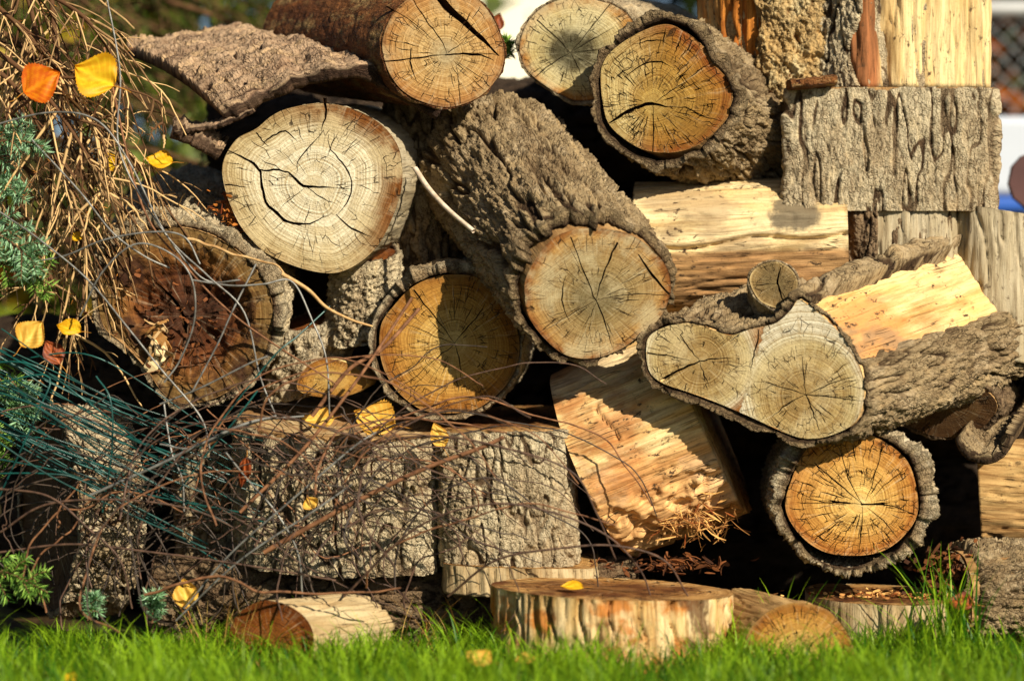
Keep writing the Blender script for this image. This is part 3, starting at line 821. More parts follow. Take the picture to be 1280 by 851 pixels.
make_log('cut_log', 'log with dark grey-green stained centre, top, beside the ochre-ended log', 'log',
         pix(720, 62, .10), (-.1, -1, 0), (.42, 1, .1),
         [(650, 66), (653, 43), (666, 20), (690, 3), (722, -3), (755, 3), (778, 13), (793, 32), (800, 60), (795, 88), (776, 110), (752, 122), (722, 126), (702, 119), (683, 108), (660, 89)],
         .36, M['f_grey'], M['wood_dull'], M['bark_grey'], pith=(713, 66), t=.006, cs=.016, depth=.004, stretch=2, rim=-.001, rimjit=.004, seed=23, nauto=44, style='flaky',
         cracks=[([(713, 66), (694, 46), (671, 25)], [.6, 2, 2.6]), ([(713, 66), (690, 80), (668, 98)], [.6, 2, 1.6]), ([(713, 66), (738, 36), (763, 5)], [.6, 1.6, 1.6]),
                 ([(713, 66), (740, 50), (768, 34)], [.5, 1.5, .4]), ([(713, 66), (724, 88), (727, 100)], [.6, 1.8, .3]), ([(713, 66), (745, 63), (770, 66)], [.5, 1.4, .4])])

make_log('cut_log', 'ochre-ended log ringed by a loose bark shell at the top', 'log',
         pix(830, 112, .01), (-.12, -1, -.02), (.66, 1, -.25),
         [(751, 99), (753, 82), (765, 64), (795, 43), (827, 31), (850, 36), (877, 56), (891, 79), (910, 99), (915, 118), (910, 145), (890, 168), (867, 184), (837, 191), (804, 187), (778, 172), (760, 153), (753, 125)],
         .34, M['f_ochre'], M['wood_dull'], M['bark_brown'], pith=(814, 130), gap=[(-90, .012), (-40, .004), (0, .0006), (40, .0008), (70, .009), (110, .004), (140, .001), (200, .009), (240, .013)],
         t=[(-90, .013), (-30, .016), (0, .020), (40, .022), (80, .016), (120, .012), (180, .010), (240, .011)], cs=.026, depth=.014, stretch=3, rim=.004, rimjit=.006, seed=24, nauto=110, style='furrow', auto_w=(.0008, .0019),
         cracks=[([(760, 155), (781, 142), (798, 134), (814, 130), (837, 134)], [2, 5, 5, 5, 1]), ([(816, 130), (817, 160), (816, 190)], [.6, 2, 1.6]), ([(820, 128), (838, 114), (856, 104)], [.6, 2, .4]),
                 ([(781, 97), (801, 82), (824, 77), (842, 85)], [.5, 2.4, 2.6, .4]), ([(843, 68), (848, 56), (851, 46)], [.6, 2.4, .4]), ([(837, 134), (860, 136), (880, 146), (905, 152)], [.8, 1.8, 1.6, .4]),
                 ([(768, 100), (775, 92), (792, 84)], [.4, 2, .4]), ([(790, 56), (820, 50), (838, 58)], [.4, 2, .5])])

make_log('cut_log', 'big log in the middle with thick furrowed bark, sloping down to a sawn brown end', 'log',
         pix(747, 368, -.14), (.12, -1, -.28), (-.150, .25, .205),
         [(656, 369), (658, 346), (673, 319), (693, 297), (719, 287), (749, 286), (778, 290), (804, 303), (828, 326), (838, 349), (837, 372), (824, 398), (798, 421), (772, 438), (739, 448), (706, 443), (679, 421), (661, 395)],
         .37, M['f_sawn'], M['wood_dull'], M['bark_brown'], pith=(745, 375), gap=[(-90, .003), (0, .0005), (90, .0006), (180, .007), (220, .007)],
         t=[(-90, .009), (-45, .010), (0, .010), (60, .018), (100, .026), (140, .024), (180, .015), (230, .012)], cs=.026, depth=.017, stretch=4.5, rim=-.004, rimjit=.012, seed=25, nauto=30,
         cracks=[([(745, 375), (735, 350), (722, 318), (713, 296)], [2, 1.8, 1.4, 1.4]), ([(745, 375), (752, 350), (763, 322), (772, 303)], [.6, 2, 3, 3]), ([(745, 375), (785, 368), (834, 369)], [.6, 1.6, 1]),
                 ([(745, 375), (756, 401), (765, 433)], [1.6, 2.2, .5]), ([(798, 318), (814, 342), (837, 368)], [1.6, 4, 3]), ([(707, 345), (702, 375), (712, 402)], [.6, 2.2, .4]), ([(745, 375), (715, 392), (690, 404)], [.5, 1.3, .3]),
                 ([(728, 410), (738, 395), (745, 378)], [.3, 1.2, .5])])

make_log('cut_log', 'golden log end half in shadow, below left of the big furrowed log', 'log',
         pix(560, 430, -.01), (0, -1, .02), (.06, 1, .05),
         [(477, 405), (494, 380), (514, 360), (540, 347), (570, 343), (600, 349), (626, 375), (645, 408), (649, 444), (636, 477), (609, 503), (580, 515), (534, 514), (504, 496), (484, 470), (475, 440)],
         .34, M['f_gold'], M['wood_dull'], M['bark_pale'], pith=(568, 429), gap=[(-90, .002), (0, .0006), (60, .001), (120, .003), (160, .006), (200, .007), (250, .004)],
         t=[(-90, .007), (0, .007), (60, .012), (100, .024), (140, .013), (180, .009), (230, .010)], cs=.020, depth=.006, stretch=2, rim=.003, rimjit=.007, seed=26, nauto=54, style='flaky',
         cracks=[([(568, 429), (545, 398), (517, 362)], [.6, 2, 2.2]), ([(568, 429), (532, 415), (504, 404)], [.6, 1.6, .4]), ([(568, 429), (545, 448), (530, 464)], [.6, 2, .4]), ([(568, 429), (574, 450), (577, 476)], [.6, 2, .4]),
                 ([(568, 429), (585, 408), (604, 386)], [.6, 1.8, 1.2]), ([(566, 429), (540, 436), (515, 440)], [.5, 1.3, .3]), ([(540, 450), (520, 470), (500, 484)], [.3, 1.5, 1])])

make_log('rotten_log', 'rotten log at the left with a hollow reddish-brown end behind the wires', 'log',
         pix(235, 392, -.03), (-.05, -1, .10), (-.04, 1, .30),
         [(122, 368), (128, 336), (145, 309), (171, 293), (210, 284), (250, 289), (286, 306), (316, 332), (336, 365), (341, 401), (330, 444), (306, 474), (270, 497), (230, 504), (204, 491), (182, 460), (156, 432), (130, 408)],
         .36, M['f_rotten'], M['wood_dull'], M['bark_grey'], pith=(230, 390), gap=.001,
         t=[(-90, .008), (-20, .018), (0, .026), (30, .024), (60, .018), (100, .020), (140, .016), (180, .010), (230, .010)], cs=.03, depth=.010, stretch=2, rim=.002, rimjit=.010, seed=27, nauto=26, style='flaky', res=.0035,
         zfun=lambda Q: -(.050 * sstep(.125, .06, np.hypot(Q[:, 0] + .01, Q[:, 1] + .005) + .018 * fbm(np.column_stack([Q * 30, Q[:, 0] * 0]), 3)) * (.55 + .9 * (fbm(np.column_stack([Q * 18, Q[:, 0] * 0 + 4]), 4) + .35)) + .010 * np.abs(fbm(np.column_stack([Q * 55, Q[:, 0] * 0 + 2]), 3))),
         cracks=[([(300, 398), (322, 398), (340, 399)], [.6, 1.8, 1]), ([(300, 360), (318, 352), (330, 350)], [.4, 1.5, 1]), ([(250, 440), (275, 470), (285, 488)], [.5, 3, 1]), ([(190, 350), (215, 375), (225, 405), (220, 440)], [2, 6, 6, 1])])

def peel(d, s):
    j = 6 * fbm(np.column_stack([d * .012 + 2, s * 22, d * 0]), 3)
    d2 = d + j
    base = .008 + .006 * sstep(-70, -40, d) * np.clip(s * 8, .2, 1) - .003 * sstep(66, 80, d) * (d < 150)
    bare = sstep(3, 6, d2) * sstep(55, 52, d2)
    strip = .007 * sstep(52, 56, d2) * sstep(72, 64, d2)
    t = (base + strip) * (1 - bare) - .005 * bare
    return np.where(s < .004, np.maximum(t, .0035), t)


LOGH = make_log('cut_log', 'heart-shaped log with two ring centres on its bleached end, half peeled along its side', 'log',
         pix(950, 470, -.155), (-.22, -1, .02), (.300, .262, .092),
         [(808, 433), (814, 418), (837, 407), (864, 405), (890, 412), (913, 419), (936, 412), (969, 404), (988, 388), (997, 375), (1006, 378), (1028, 395), (1051, 418), (1070, 447), (1080, 477), (1078, 507), (1066, 530), (1038, 544), (1010, 548), (985, 542), (936, 520), (896, 503), (864, 491), (827, 478), (811, 462)],
         .405, M['f_twin'], M['wood_peeled'], M['bark_brown'], piths2=[(875, 451, 74), (1007, 493, 78)], gap=[(-120, .008), (-90, .009), (-60, .004), (0, .001), (60, .002), (100, .001), (170, .003), (200, .006)],
         t=peel,
         cs=.024, depth=.014, stretch=4, rim=.001, rimjit=.005, taper=-.09, seed=28, nauto=70, style='furrow', face_name='cut_face',
         cracks=[([(875, 451), (850, 462), (820, 479)], [2.5, 4, 3.2]), ([(875, 451), (862, 436), (850, 418)], [.6, 2, 1.2]), ([(875, 451), (893, 448), (915, 448)], [1.8, 2.2, .3]), ([(875, 451), (880, 468), (888, 485)], [.5, 1.8, .4]),
                 ([(808, 441), (830, 444), (862, 450)], [2.4, 1.8, .4]), ([(948, 412), (947, 425), (942, 444), (938, 464)], [1.5, 3, 2, .4]), ([(1007, 493), (1005, 470), (1003, 446)], [.6, 2.2, .6]), ([(1007, 493), (985, 486), (958, 478)], [.8, 2.2, .5]),
                 ([(1007, 493), (985, 505), (964, 522)], [.6, 2, .5]), ([(1007, 493), (1016, 515), (1024, 538)], [1.6, 2.2, .8]), ([(1007, 493), (1040, 496), (1076, 501)], [1.4, 2, .8]), ([(1007, 493), (1042, 478), (1068, 470)], [.5, 2, .5]),
                 ([(1007, 493), (1020, 512), (1040, 525)], [.4, 1.4, .3])])

STUB = make_log('branch_stub', None, None, pix(966, 356, -.135), (-.1, -1, .12), (.12, 1, -.45),
         [(937, 352), (942, 338), (957, 329), (975, 328), (990, 338), (997, 353), (993, 372), (982, 384), (966, 384), (948, 374)],
         .10, M['f_small'], M['wood_dull'], M['bark_pale'], pith=(972, 354), t=.004, cs=.016, depth=.003, style='smooth', rim=-.001, rimjit=.002, seed=29, nauto=8, parent=LOGH,
         cracks=[([(976, 334), (972, 350), (974, 362), (980, 378)], [1.5, 3, 3, 1.6]), ([(940, 357), (956, 355), (972, 354)], [.4, 1.4, .5])])

make_log('cut_log', 'round log at the lower right with bright ringed end and crumbling bark', 'log',
         pix(1066, 616, -.12), (.02, -1, .03), (.05, 1, 0),
         [(982, 635), (990, 598), (1007, 563), (1034, 542), (1065, 536), (1100, 549), (1130, 571), (1143, 598), (1147, 640), (1131, 668), (1104, 688), (1069, 694), (1030, 689), (1000, 668)],
         .34, M['f_bright'], M['wood_dull'], M['bark_pale'], pith=(1078, 630), gap=[(-110, .020), (-90, .021), (-60, .010), (-20, .002), (0, .004), (40, .006), (80, .002), (120, .001), (150, .002), (185, .005), (220, .008)],
         t=[(-110, .008), (-80, .009), (-50, .012), (-20, .022), (10, .026), (40, .016), (80, .008), (110, .008), (140, .016), (160, .020), (180, .017), (210, .010)], cs=.022, depth=.017, stretch=1.2, rim=.006, rimjit=.012, ffade=.9, seed=30, nauto=110, style='lumpy', auto_w=(.0008, .0018),
         cracks=[([(1078, 630), (1050, 606), (1018, 578)], [.8, 2.4, 1.4]), ([(1078, 630), (1062, 600), (1050, 560)], [.6, 2, 1]), ([(1078, 630), (1040, 628), (1000, 629)], [.6, 2, .5]), ([(1076, 630), (1110, 631), (1144, 642)], [3, 2.2, .6]),
                 ([(1078, 630), (1077, 660), (1074, 690)], [.6, 1.8, 1]), ([(1084, 634), (1104, 650), (1122, 672)], [.5, 1.8, .6]), ([(1082, 626), (1098, 580), (1102, 552)], [.5, 1.6, .8]), ([(1090, 622), (1112, 600), (1135, 585)], [.4, 1.6, .5])])

make_log('cut_log', 'small shaded log end tucked under the peeled side of the heart-shaped log', 'log',
         pix(1180, 512, .02), (-.25, -1, -.45), (.4, 1, .1),
         [(1108, 500), (1130, 480), (1180, 474), (1225, 484), (1246, 505), (1235, 528), (1210, 541), (1175, 546), (1140, 534), (1116, 516)],
         .30, M['f_dark'], M['wood_dull'], M['bark_dark'], pith=(1180, 505), t=.006, cs=.02, depth=.006, rim=-.001, rimjit=.006, seed=31, nauto=16)
# ------------------------------------------------------------------ logs seen from the side
UPY = (0, 1, 0)


def vlog(name, label, cat, pxc, hw, ytop, ybot, Yfront, depth=None, **kw):
    """upright round: pxc / hw / ytop / ybot in photograph pixels at its front"""
    k = S0 * (4 + Yfront) / 4
    rx = hw * k; ry = depth or rx
    Yc = Yfront + ry
    k2 = S0 * (4 + Yc) / 4
    rx = hw * k2
    O = (pix(pxc, 0, Yc)[0], Yc, pix(0, ytop, Yfront)[2])
    L = O[2] - pix(0, ybot, Yfront)[2]
    ol = kw.pop('outline', None)
    ol = circ(rx, ry, kw.pop('amp', .04), kw.get('seed', 1)) if ol is None else np.array(ol) * np.array([rx, ry])
    return make_log(name, label, cat, O, kw.pop('n', (0, 0, 1)), kw.pop('axis', (0, 0, -1)), ol, L, up=UPY, px=False, **kw)


vlog('log_round', 'thick upright round with grey furrowed bark at the upper right, carrying the pale split log', 'log', 1114, 128, 109, 264, .05,
     face=M['f_top'], wood=M['wood_dull'], bark=M['bark_grey'], seed=41, t=.010, cs=.026, stretch=4.5, depth=.009, rim=-.002, rimjit=.003, nauto=14, amp=.02)

# the pale split log: flat riven face, bark on its left flank
SPL = [(-.98, -.30), (-.80, -.62), (-.52, -.86), (-.40, -.92), (-.20, -.80), (0, -.86), (.35, -.83), (.70, -.80), (.97, -.76), (.99, -.1), (.9, .6), (.3, .98), (-.3, .95), (-.8, .6), (-1.0, .1)]
k = 1.0
make_log('split_log', 'pale split log standing on the grey round at the top right', 'log',
         (pix(1113, 0, .20)[0], .20, 1.26), (0, 0, 1), (0, 0, -1), np.array(SPL) * np.array([.158, .14]), 1.26 - .929, M['f_top'], M['wood_split'], M['bark_grey'], px=False, up=UPY,
         t=lambda d, s: np.where((d > 150) | (d < -124 + 4 * np.sin(s * 40)), .011, -.004), cs=.026, stretch=3, depth=.009, rim=-.002, rimjit=.004, seed=42, nauto=6,
         wood_rough=.0025, woff=lambda P, s: .006 * sstep(.35, .65, fbm(P * np.array([60, 60, 5]) + 4, 3) + .5) * (P[:, 0] < -.06) - .005 * sstep(.010, .0, np.abs(P[:, 0] + .028 + .010 * np.sin(s * 11))) - .004 * sstep(.006, 0, np.abs(P[:, 0] - .035 - .006 * np.sin(s * 9))))

make_log('split_log', 'ochre and rust-red stripped log left of the standing pale split log', 'log',
         (pix(966, 0, .22)[0], .22, 1.26), (0, 0, 1), (.04, 0, -1), circ(.140, .115, .07, 3), 1.26 - .905, M['f_top'], M['wood_rot'], M['bark_ochre'], px=False, up=UPY,
         t=lambda d, s: np.where((d > -113 + 8 * fbm(np.column_stack([s * 20, d * 0, d * .01]), 3) * 2) & (d < -8), .012, -.004), cs=.030, stretch=1.8, depth=.016, style='flaky', rim=-.002, seed=43, nauto=4, wood_rough=.006)

make_log('bark_chip', 'thin flat bark chip lying on the edge of the grey upright round', 'bark',
         pix(986, 106, .03), (-1, -.1, -.1), (1, .05, .10), [(-.016, -.006), (0, -.008), (.018, -.005), (.017, .005), (0, .008), (-.016, .006)], .078, M['f_brown'], M['wood_dull'], M['bark_red'], px=False,
         t=.001, cs=.012, depth=.004, style='flaky', rim=-.001, seed=44, nauto=0, res=.003, da=.0015)

BOX = [(-1, -.55), (-.93, -.85), (-.6, -.97), (0, -1), (.6, -.98), (.95, -.88), (1, -.4), (1, .5), (.7, .95), (-.7, .95), (-1, .5)]
make_log('split_log', 'silver-grey weathered log with a dark bark strip on its left, under the grey barked round', 'log',
         (pix(1119, 0, .17)[0], .17, pix(0, 243, .045)[2]), (0, -.05, 1), (0, 0, -1), np.array(BOX) * np.array([.090, .125]), .28, M['f_top'], M['wood_silver'], M['bark_dark'], px=False, up=UPY,
         t=lambda d, s: np.where((d < -112) | (d > 140), .009, -.004), cs=.018, stretch=3.5, depth=.009, rim=-.002, rimjit=.003, seed=45, nauto=4, wood_rough=.0028)
RND = [(-1, -.3), (-.86, -.68), (-.5, -.93), (0, -1), (.5, -.93), (.86, -.68), (1, -.2), (1, .4), (.6, .9), (-.6, .9), (-1, .4)]
make_log('split_log', 'silver-grey weathered log at the far right edge, with a slanting top', 'log',
         (pix(1243, 0, .15)[0], .15, pix(0, 262, .03)[2]), (.16, -.02, 1), (0, 0, -1), np.array(RND) * np.array([.092, .12]), .25, M['f_top'], M['wood_silver'], None, px=False, up=UPY, seed=46, nauto=4, wood_rough=.0035)

# pale split log lying crosswise under the ochre-ended log
make_log('split_log', 'pale split log lying crosswise with a grey stain and long crack', 'log',
         pix(1057, 306, .145), (1, -.10, .02), (-1, .03, -.03), circ(.122, .118, .03, 6), .36, M['f_top'], M['wood_band'], None, px=False, seed=47, nauto=8, wood_rough=.002,
         woff=lambda P, s: -.012 * sstep(.007, .0, np.abs(P[:, 1] - .008 + .05 * (s - .15) + .006 * np.sin(s * 30)) ) * (P[:, 0] * 0 + 1) + .006 * fbm(P * np.array([30, 30, 10]) + 9, 3) * (P[:, 1] < 0))
# the tilted peeled round
make_log('split_log', 'peeled orange-streaked round tilted in shadow below the heart-shaped log, bottom edge frayed', 'log',
         pix(739, 580, .10), (-.90, .16, -.40), (.92, -.06, .36), circ(.172, .165, .035, 7), .215, M['f_brown'], M['wood_streak'], None, px=False, seed=48, nauto=10, wood_rough=.0022,
         woff=lambda P, s: -.008 * sstep(.0035, 0, np.abs(s - .075 - .3 * P[:, 1] * 0 - .008 * np.sin(P[:, 1] * 60))) * (P[:, 1] > .02) * (P[:, 1] < .09) + .012 * sstep(.4, .7, fbm(P * np.array([48, 48, 30]) + 3, 4) + .5) * sstep(-.03, -.11, P[:, 1]))

# the barked halves standing under the golden log
HALF = [(-1, .1), (-.95, -.45), (-.75, -.78), (-.35, -.96), (.1, -1), (.55, -.97), (.9, -.84), (1, -.4), (1, .3), (.6, 1), (-.6, 1)]
make_log('log_round', 'broad barked round behind the wire tangle, pale on top', 'log',
         (pix(427, 0, .12)[0], .12, pix(0, 522, -.02)[2]), (.02, -.20, 1), (0, .0, -1), np.array(HALF) * np.array([.165, .165]), .225, M['f_paletop'], M['wood_dull'], M['bark_grey'], px=False, up=UPY,
         t=.011, cs=.030, stretch=4, depth=.010, rim=-.002, rimjit=.004, seed=49, nauto=10)
make_log('log_round', 'grey barked block with flat brown top under the golden log', 'log',
         (pix(629, 0, .095)[0], .095, pix(0, 526, -.05)[2]), (-.03, -.10, 1), (.05, .0, -1), np.array(BOX) * np.array([.104, .155]), .225, M['f_top'], M['wood_dull'], M['bark_grey'], px=False, up=UPY,
         t=.009, cs=.024, stretch=3, depth=.008, rim=-.002, rimjit=.003, seed=50, nauto=8, style='furrow')
make_log('wood_slab', 'thin pale slab of wood lying under the grey barked block', 'wood',
         (pix(650, 0, .06)[0], .06, pix(0, 700, -.09)[2]), (.02, -.10, 1), (0, 0, -1), np.array(BOX) * np.array([.128, .14]), .048, M['f_top'], M['wood_white'], None, px=False, up=UPY, seed=51, nauto=6, wood_rough=.003)
make_log('bark_log', 'dark barked log on the ground beneath the broad barked round', 'log',
         (pix(790, 0, .06)[0], .06, .062), (1, -.1, 0), (-1, 0, 0), circ(.052, .062, .06, 8), .80, M['f_brown'], M['wood_dull'], M['bark_dark'], px=False, t=.008, cs=.024, stretch=2.6, depth=.012, seed=52, nauto=6, ds=.004, da=.003)
make_log('stump', 'low stained round in the grass at bottom centre, yellow leaf on top', 'log',
         (pix(766, 0, -.19)[0], -.19, .108), (.035, -.02, 1), (0, 0, -1), circ(.190, .142, .03, 9), .112, M['f_top'], M['wood_stump'], None, px=False, up=UPY, seed=53, nauto=26, wood_rough=.003,
         woff=lambda P, s: -.006 * sstep(.35, .62, fbm(np.column_stack([P[:, 0] * 26, P[:, 1] * 0, P[:, 2] * 16]) + 6.3, 3) + .22) - .011 * sstep(.003, 0, np.abs(((P[:, 0] + 2 + .006 * np.sin(P[:, 2] * 70)) % .047) - .02)))
make_log('short_log', 'half-buried short log lying in the grass at the lower left with an orange-brown end', 'log',
         pix(338, 802, -.27), (-.35, -1, .02), (.75, .66, .03), circ(.074, .064, .04, 10), .165, M['f_brown'], M['wood_white'], None, px=False, seed=54, nauto=30, wood_rough=.003, taper=.1)
make_log('short_log', 'small log at the bottom right of centre, its brown ringed end sunk in the grass', 'log',
         pix(1000, 822, -.30), (.06, -1, .20), (-.30, .75, .10), circ(.086, .086, .04, 11), .20, M['f_gold'], M['wood_board'], None, px=False, seed=55, nauto=40, wood_rough=.003, taper=.25, auto_w=(.001, .002))
make_log('wood_block', 'low pale sawn block on the ground under the round log at the lower right', 'wood',
         (pix(1096, 0, -.02)[0], -.02, pix(0, 753, -.15)[2]), (0.03, -.03, 1), (0, 0, -1), np.array(RND) * np.array([.112, .13]), .08, M['f_top'], M['wood_white'], None, px=False, up=UPY, seed=56, nauto=10, wood_rough=.002)
make_log('bark_log', 'dark rough-barked log on the ground at the lower right corner', 'log',
         pix(1190, 742, -.06), (-1, -.35, 0), (1, .12, .02), circ(.068, .072, .07, 12), .34, M['f_rotten'], M['wood_dull'], M['bark_brown'], px=False, t=lambda d, s: np.where(s < .015, -.003, .010), cs=.03, stretch=2.6, depth=.016, seed=57, nauto=12, style='flaky', wood_rough=.006)
make_log('split_log', 'brown weathered split log lying crosswise at the right edge below the curled bark', 'log',
         pix(1400, 618, .10), (.97, -.2, .05), (-1, .16, .02), [(-.09, -.07), (0, -.075), (.09, -.06), (.085, .05), (.03, .085), (-.08, .07)], .235, M['f_brown'], M['wood_board'], None, px=False, seed=58, nauto=6, wood_rough=.003)
make_log('bark_log', 'dark log at the lower left corner with a sunlit strip of bark', 'log',
         pix(62, 640, .02), (-.80, -.50, 0), (.60, .85, -.02), circ(.125, .160, .05, 13), .15, M['f_dark'], M['wood_dull'], M['bark_pale'], px=False, t=.011, cs=.028, stretch=2, depth=.011, seed=59, nauto=14)
make_log('log_round', 'narrow barked round between the dark log and the wire tangle at the lower left', 'log',
         (pix(262, 0, .20)[0], .20, pix(0, 556, .14)[2]), (.0, -.1, 1), (.04, .0, -1), circ(.052, .06, .06, 14), .21, M['f_top'], M['wood_dull'], M['bark_pale'], px=False, up=UPY, t=.009, cs=.024, stretch=2.4, depth=.010, seed=60, nauto=4)
# filling pieces in the gaps
make_log('bark_log', 'chunk of pale flaking bark in the gap left of the golden log', 'log',
         pix(462, 322, .08), (-.15, -.3, 1), (-.12, .10, -1), circ(.050, .05, .12, 15), .135, M['f_brown'], M['wood_dull'], M['bark_grey'], px=False, up=UPY, t=.008, cs=.018, stretch=1.2, depth=.012, style='flaky', seed=61, nauto=3)
make_log('bark_log', 'dim barked piece behind the wires, right of the rotten log', 'log',
         pix(398, 400, .12), (-.2, -.3, 1), (-.25, .1, -1), circ(.062, .055, .1, 16), .12, M['f_brown'], M['wood_dull'], M['bark_pale'], px=False, up=UPY, t=.008, cs=.02, stretch=1.4, depth=.010, style='flaky', seed=62, nauto=3)
make_log('short_log', 'small pale wood end in the gap under the bark chunk, left of the golden log', 'log',
         pix(418, 470, .03), (-.1, -1, .35), (.1, 1, .05), [(372, 486), (380, 462), (402, 449), (430, 452), (452, 466), (458, 480), (440, 493), (400, 496)], .12, M['f_gold'], M['wood_pale'], None, seed=63, nauto=8)
make_log('bark_log', 'mossy barked log standing in shadow between the pale log and the big furrowed log', 'log',
         pix(528, 120, .17), (0, -.1, 1), (0, .02, -1), circ(.055, .05, .1, 17), .34, M['f_brown'], M['wood_dull'], M['bark_brown'], px=False, up=UPY, t=.008, cs=.02, stretch=3, depth=.010, seed=64, nauto=3)
make_log('log_round', 'unseen barked round added past the right edge to shade the gap beside the bright-ended log', 'log',  # never in view; added to throw shade on the gap
         (pix(1382, 0, .12)[0], .12, pix(0, 372, .02)[2]), (0, 0, 1), (0, 0, -1), circ(.125, .11, .04, 18), .27, M['f_top'], M['wood_dull'], M['bark_grey'], px=False, up=UPY, t=.009, cs=.026, stretch=4, depth=.009, seed=65, nauto=4, da=.004, ds=.004)
# filler logs added behind the pile so no light comes through its gaps
rows2 = [((-.95, .62, .13), .135, 2.15, 'lowest filler log added across the back of the pile to block light', 71), ((-.98, .60, .40), .135, 2.2, 'filler log added behind the pile to block light, second from the ground', 72),
         ((-.72, .58, .66), .125, 1.48, 'filler log added behind the pile to block light, third from the ground', 73), ((-.56, .56, .88), .10, 1.12, 'topmost filler log added across the back of the pile to block light', 74)]
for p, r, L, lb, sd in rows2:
    make_log('bark_log', lb, 'log', p, (-1, 0, 0), (1, 0, .01), circ(r, r, .04, sd), L, M['f_dark'], M['wood_dull'], M['bark_shade'], px=False, t=.008, cs=.03, depth=.010, seed=sd, nauto=6, da=.008, ds=.010, group='filler logs added behind the pile')
# ------------------------------------------------------------------ ground and lawn
def ground():
    n = 120
    u = np.linspace(-1, 1, n); X = np.sign(u) * (np.abs(u) * 3 + np.abs(u) ** 5 * 220)
    v = np.linspace(-1, 1, n); Yy = np.sign(v) * (np.abs(v) * 3 + np.abs(v) ** 5 * 220)
    XX, YY = np.meshgrid(X, Yy)
    P = np.column_stack([XX.ravel(), YY.ravel(), np.zeros(n * n)])
    P[:, 2] = (.018 * fbm(P * 3, 3) - .012) * np.exp(-np.hypot(P[:, 0], P[:, 1]) / 12)
    N = NT('soil')
    tc = N.n('ShaderNodeTexCoord').outputs['Object']
    f = N.noise(tc, 9, 6, .65)
    col = N.mix(N.map(f, .35, .65), lin(62, 46, 28), lin(104, 78, 44))
    col = N.mix(N.map(N.noise(tc, 2.2, 4, .6), .45, .6, 0, .7), col, lin(70, 84, 30))
    m = N.done(col, N.bump(N.noise(tc, 60, 5, .7), .8, .01))
    return tag(mesh_obj('ground', P, [grid_quads(n, n)], m), kind='structure')


ground()


def leaf_mat(name, c1, c2, trans=.35, rough=.5):
    return plain_mat(name, c1, .3, 140, rough, .3, c2, True, 0, trans, .25)


M['grass'] = leaf_mat('grass_blade', lin(152, 188, 34), lin(44, 98, 8), .4, .45)
M['straw'] = leaf_mat('dry_grass', lin(206, 170, 92), lin(150, 104, 44), .3, .6)


def blades(base, ht, wd, lean, rng, seg=4, bendk=1.0):
    """base (n,3); returns arrays for bent tapering blades"""
    n = len(base)
    az = rng.uniform(0, 2 * math.pi, n); ln = lean * (0.3 + rng.random(n)) * ht
    fa = az + math.pi / 2 + rng.normal(size=n) * .5
    t = np.linspace(0, 1, seg + 1)
    V = np.zeros((n, seg + 1, 2, 3)); A = np.zeros((n, seg + 1, 2))
    for k, tt in enumerate(t):
        c = base.copy()
        c[:, 0] += np.cos(az) * ln * tt ** (1.6 * bendk); c[:, 1] += np.sin(az) * ln * tt ** (1.6 * bendk)
        c[:, 2] += ht * (tt - .35 * lean * tt ** 2.5)
        w = wd * (1 - tt ** 2.2) * .5 + wd * .03
        for s, sg in ((0, -1), (1, 1)):
            V[:, k, s, 0] = c[:, 0] + sg * np.cos(fa) * w; V[:, k, s, 1] = c[:, 1] + sg * np.sin(fa) * w; V[:, k, s, 2] = c[:, 2]
    A[:] = rng.random(n)[:, None, None]
    b = (np.arange(n) * (seg + 1) * 2)[:, None]; k = np.arange(seg)[None, :] * 2
    Q = np.stack([b + k, b + k + 1, b + k + 3, b + k + 2], -1).reshape(-1, 4)
    return V.reshape(-1, 3), Q, A.ravel()


def lawn():
    rng = np.random.default_rng(3)
    n = 62000
    x = rng.uniform(-1.7, 1.7, n); y = -.20 - 1.25 * rng.random(n) ** 1.35
    front = y > -.34
    d = fbm(np.column_stack([x * 7, y * 7, x * 0]), 3)
    # uneven edge along the pile
    y = np.where(front, y + .10 * fbm(np.column_stack([x * 4, y * 0, x * 0 + 3]), 2), y)
    keep = rng.random(n) < .75 + d
    x, y, d = x[keep], y[keep], d[keep]; n = len(x)
    base = np.column_stack([x, y, np.full(n, -.008)])
    ht = (.048 + .040 * rng.random(n) + .045 * d) * np.where(rng.random(n) < .06, 1.5, 1)
    V, Q, A = blades(base, np.clip(ht, .025, .14), rng.uniform(.0014, .0032, n), .75, rng)
    A = np.clip(A * .9 + .05 + .9 * np.repeat(d, 10), 0, 1)
    o = mesh_obj('lawn_grass', V, [Q], M['grass'], None, {'tint': A})
    tag(o, 'short green lawn grass in front of the woodpile', 'grass', kind='stuff')
    n = 5200
    x = rng.uniform(-1.7, 1.7, n); y = -.16 - 1.2 * rng.random(n)
    V, Q, A = blades(np.column_stack([x, y, np.full(n, -.006)]), rng.uniform(.02, .05, n), rng.uniform(.001, .002, n), 1.6, rng)
    o = mesh_obj('dry_grass', V, [Q], M['straw'], None, {'tint': A})
    tag(o, 'dry straw blades scattered through the lawn', 'dry grass', kind='stuff')


lawn()


def tuft(px, Y, n, h, spread, label, mat='grass', seed=0, lean=.45, w=(.002, .004)):
    rng = np.random.default_rng(500 + seed)
    x = pix(px, 0, Y)[0]
    base = np.column_stack([rng.normal(size=n) * spread, rng.normal(size=n) * spread * .5, np.full(n, -.005)])
    V, Q, A = blades(base, h * rng.uniform(.45, 1.0, n), rng.uniform(*w, n), lean, rng, 7)
    o = mesh_obj('grass_tuft', V, [Q], M[mat], None, {'tint': A})
    o.location = (x, Y, 0)
    return tag(o, label, 'grass tuft', 'tufts of long grass by the pile')


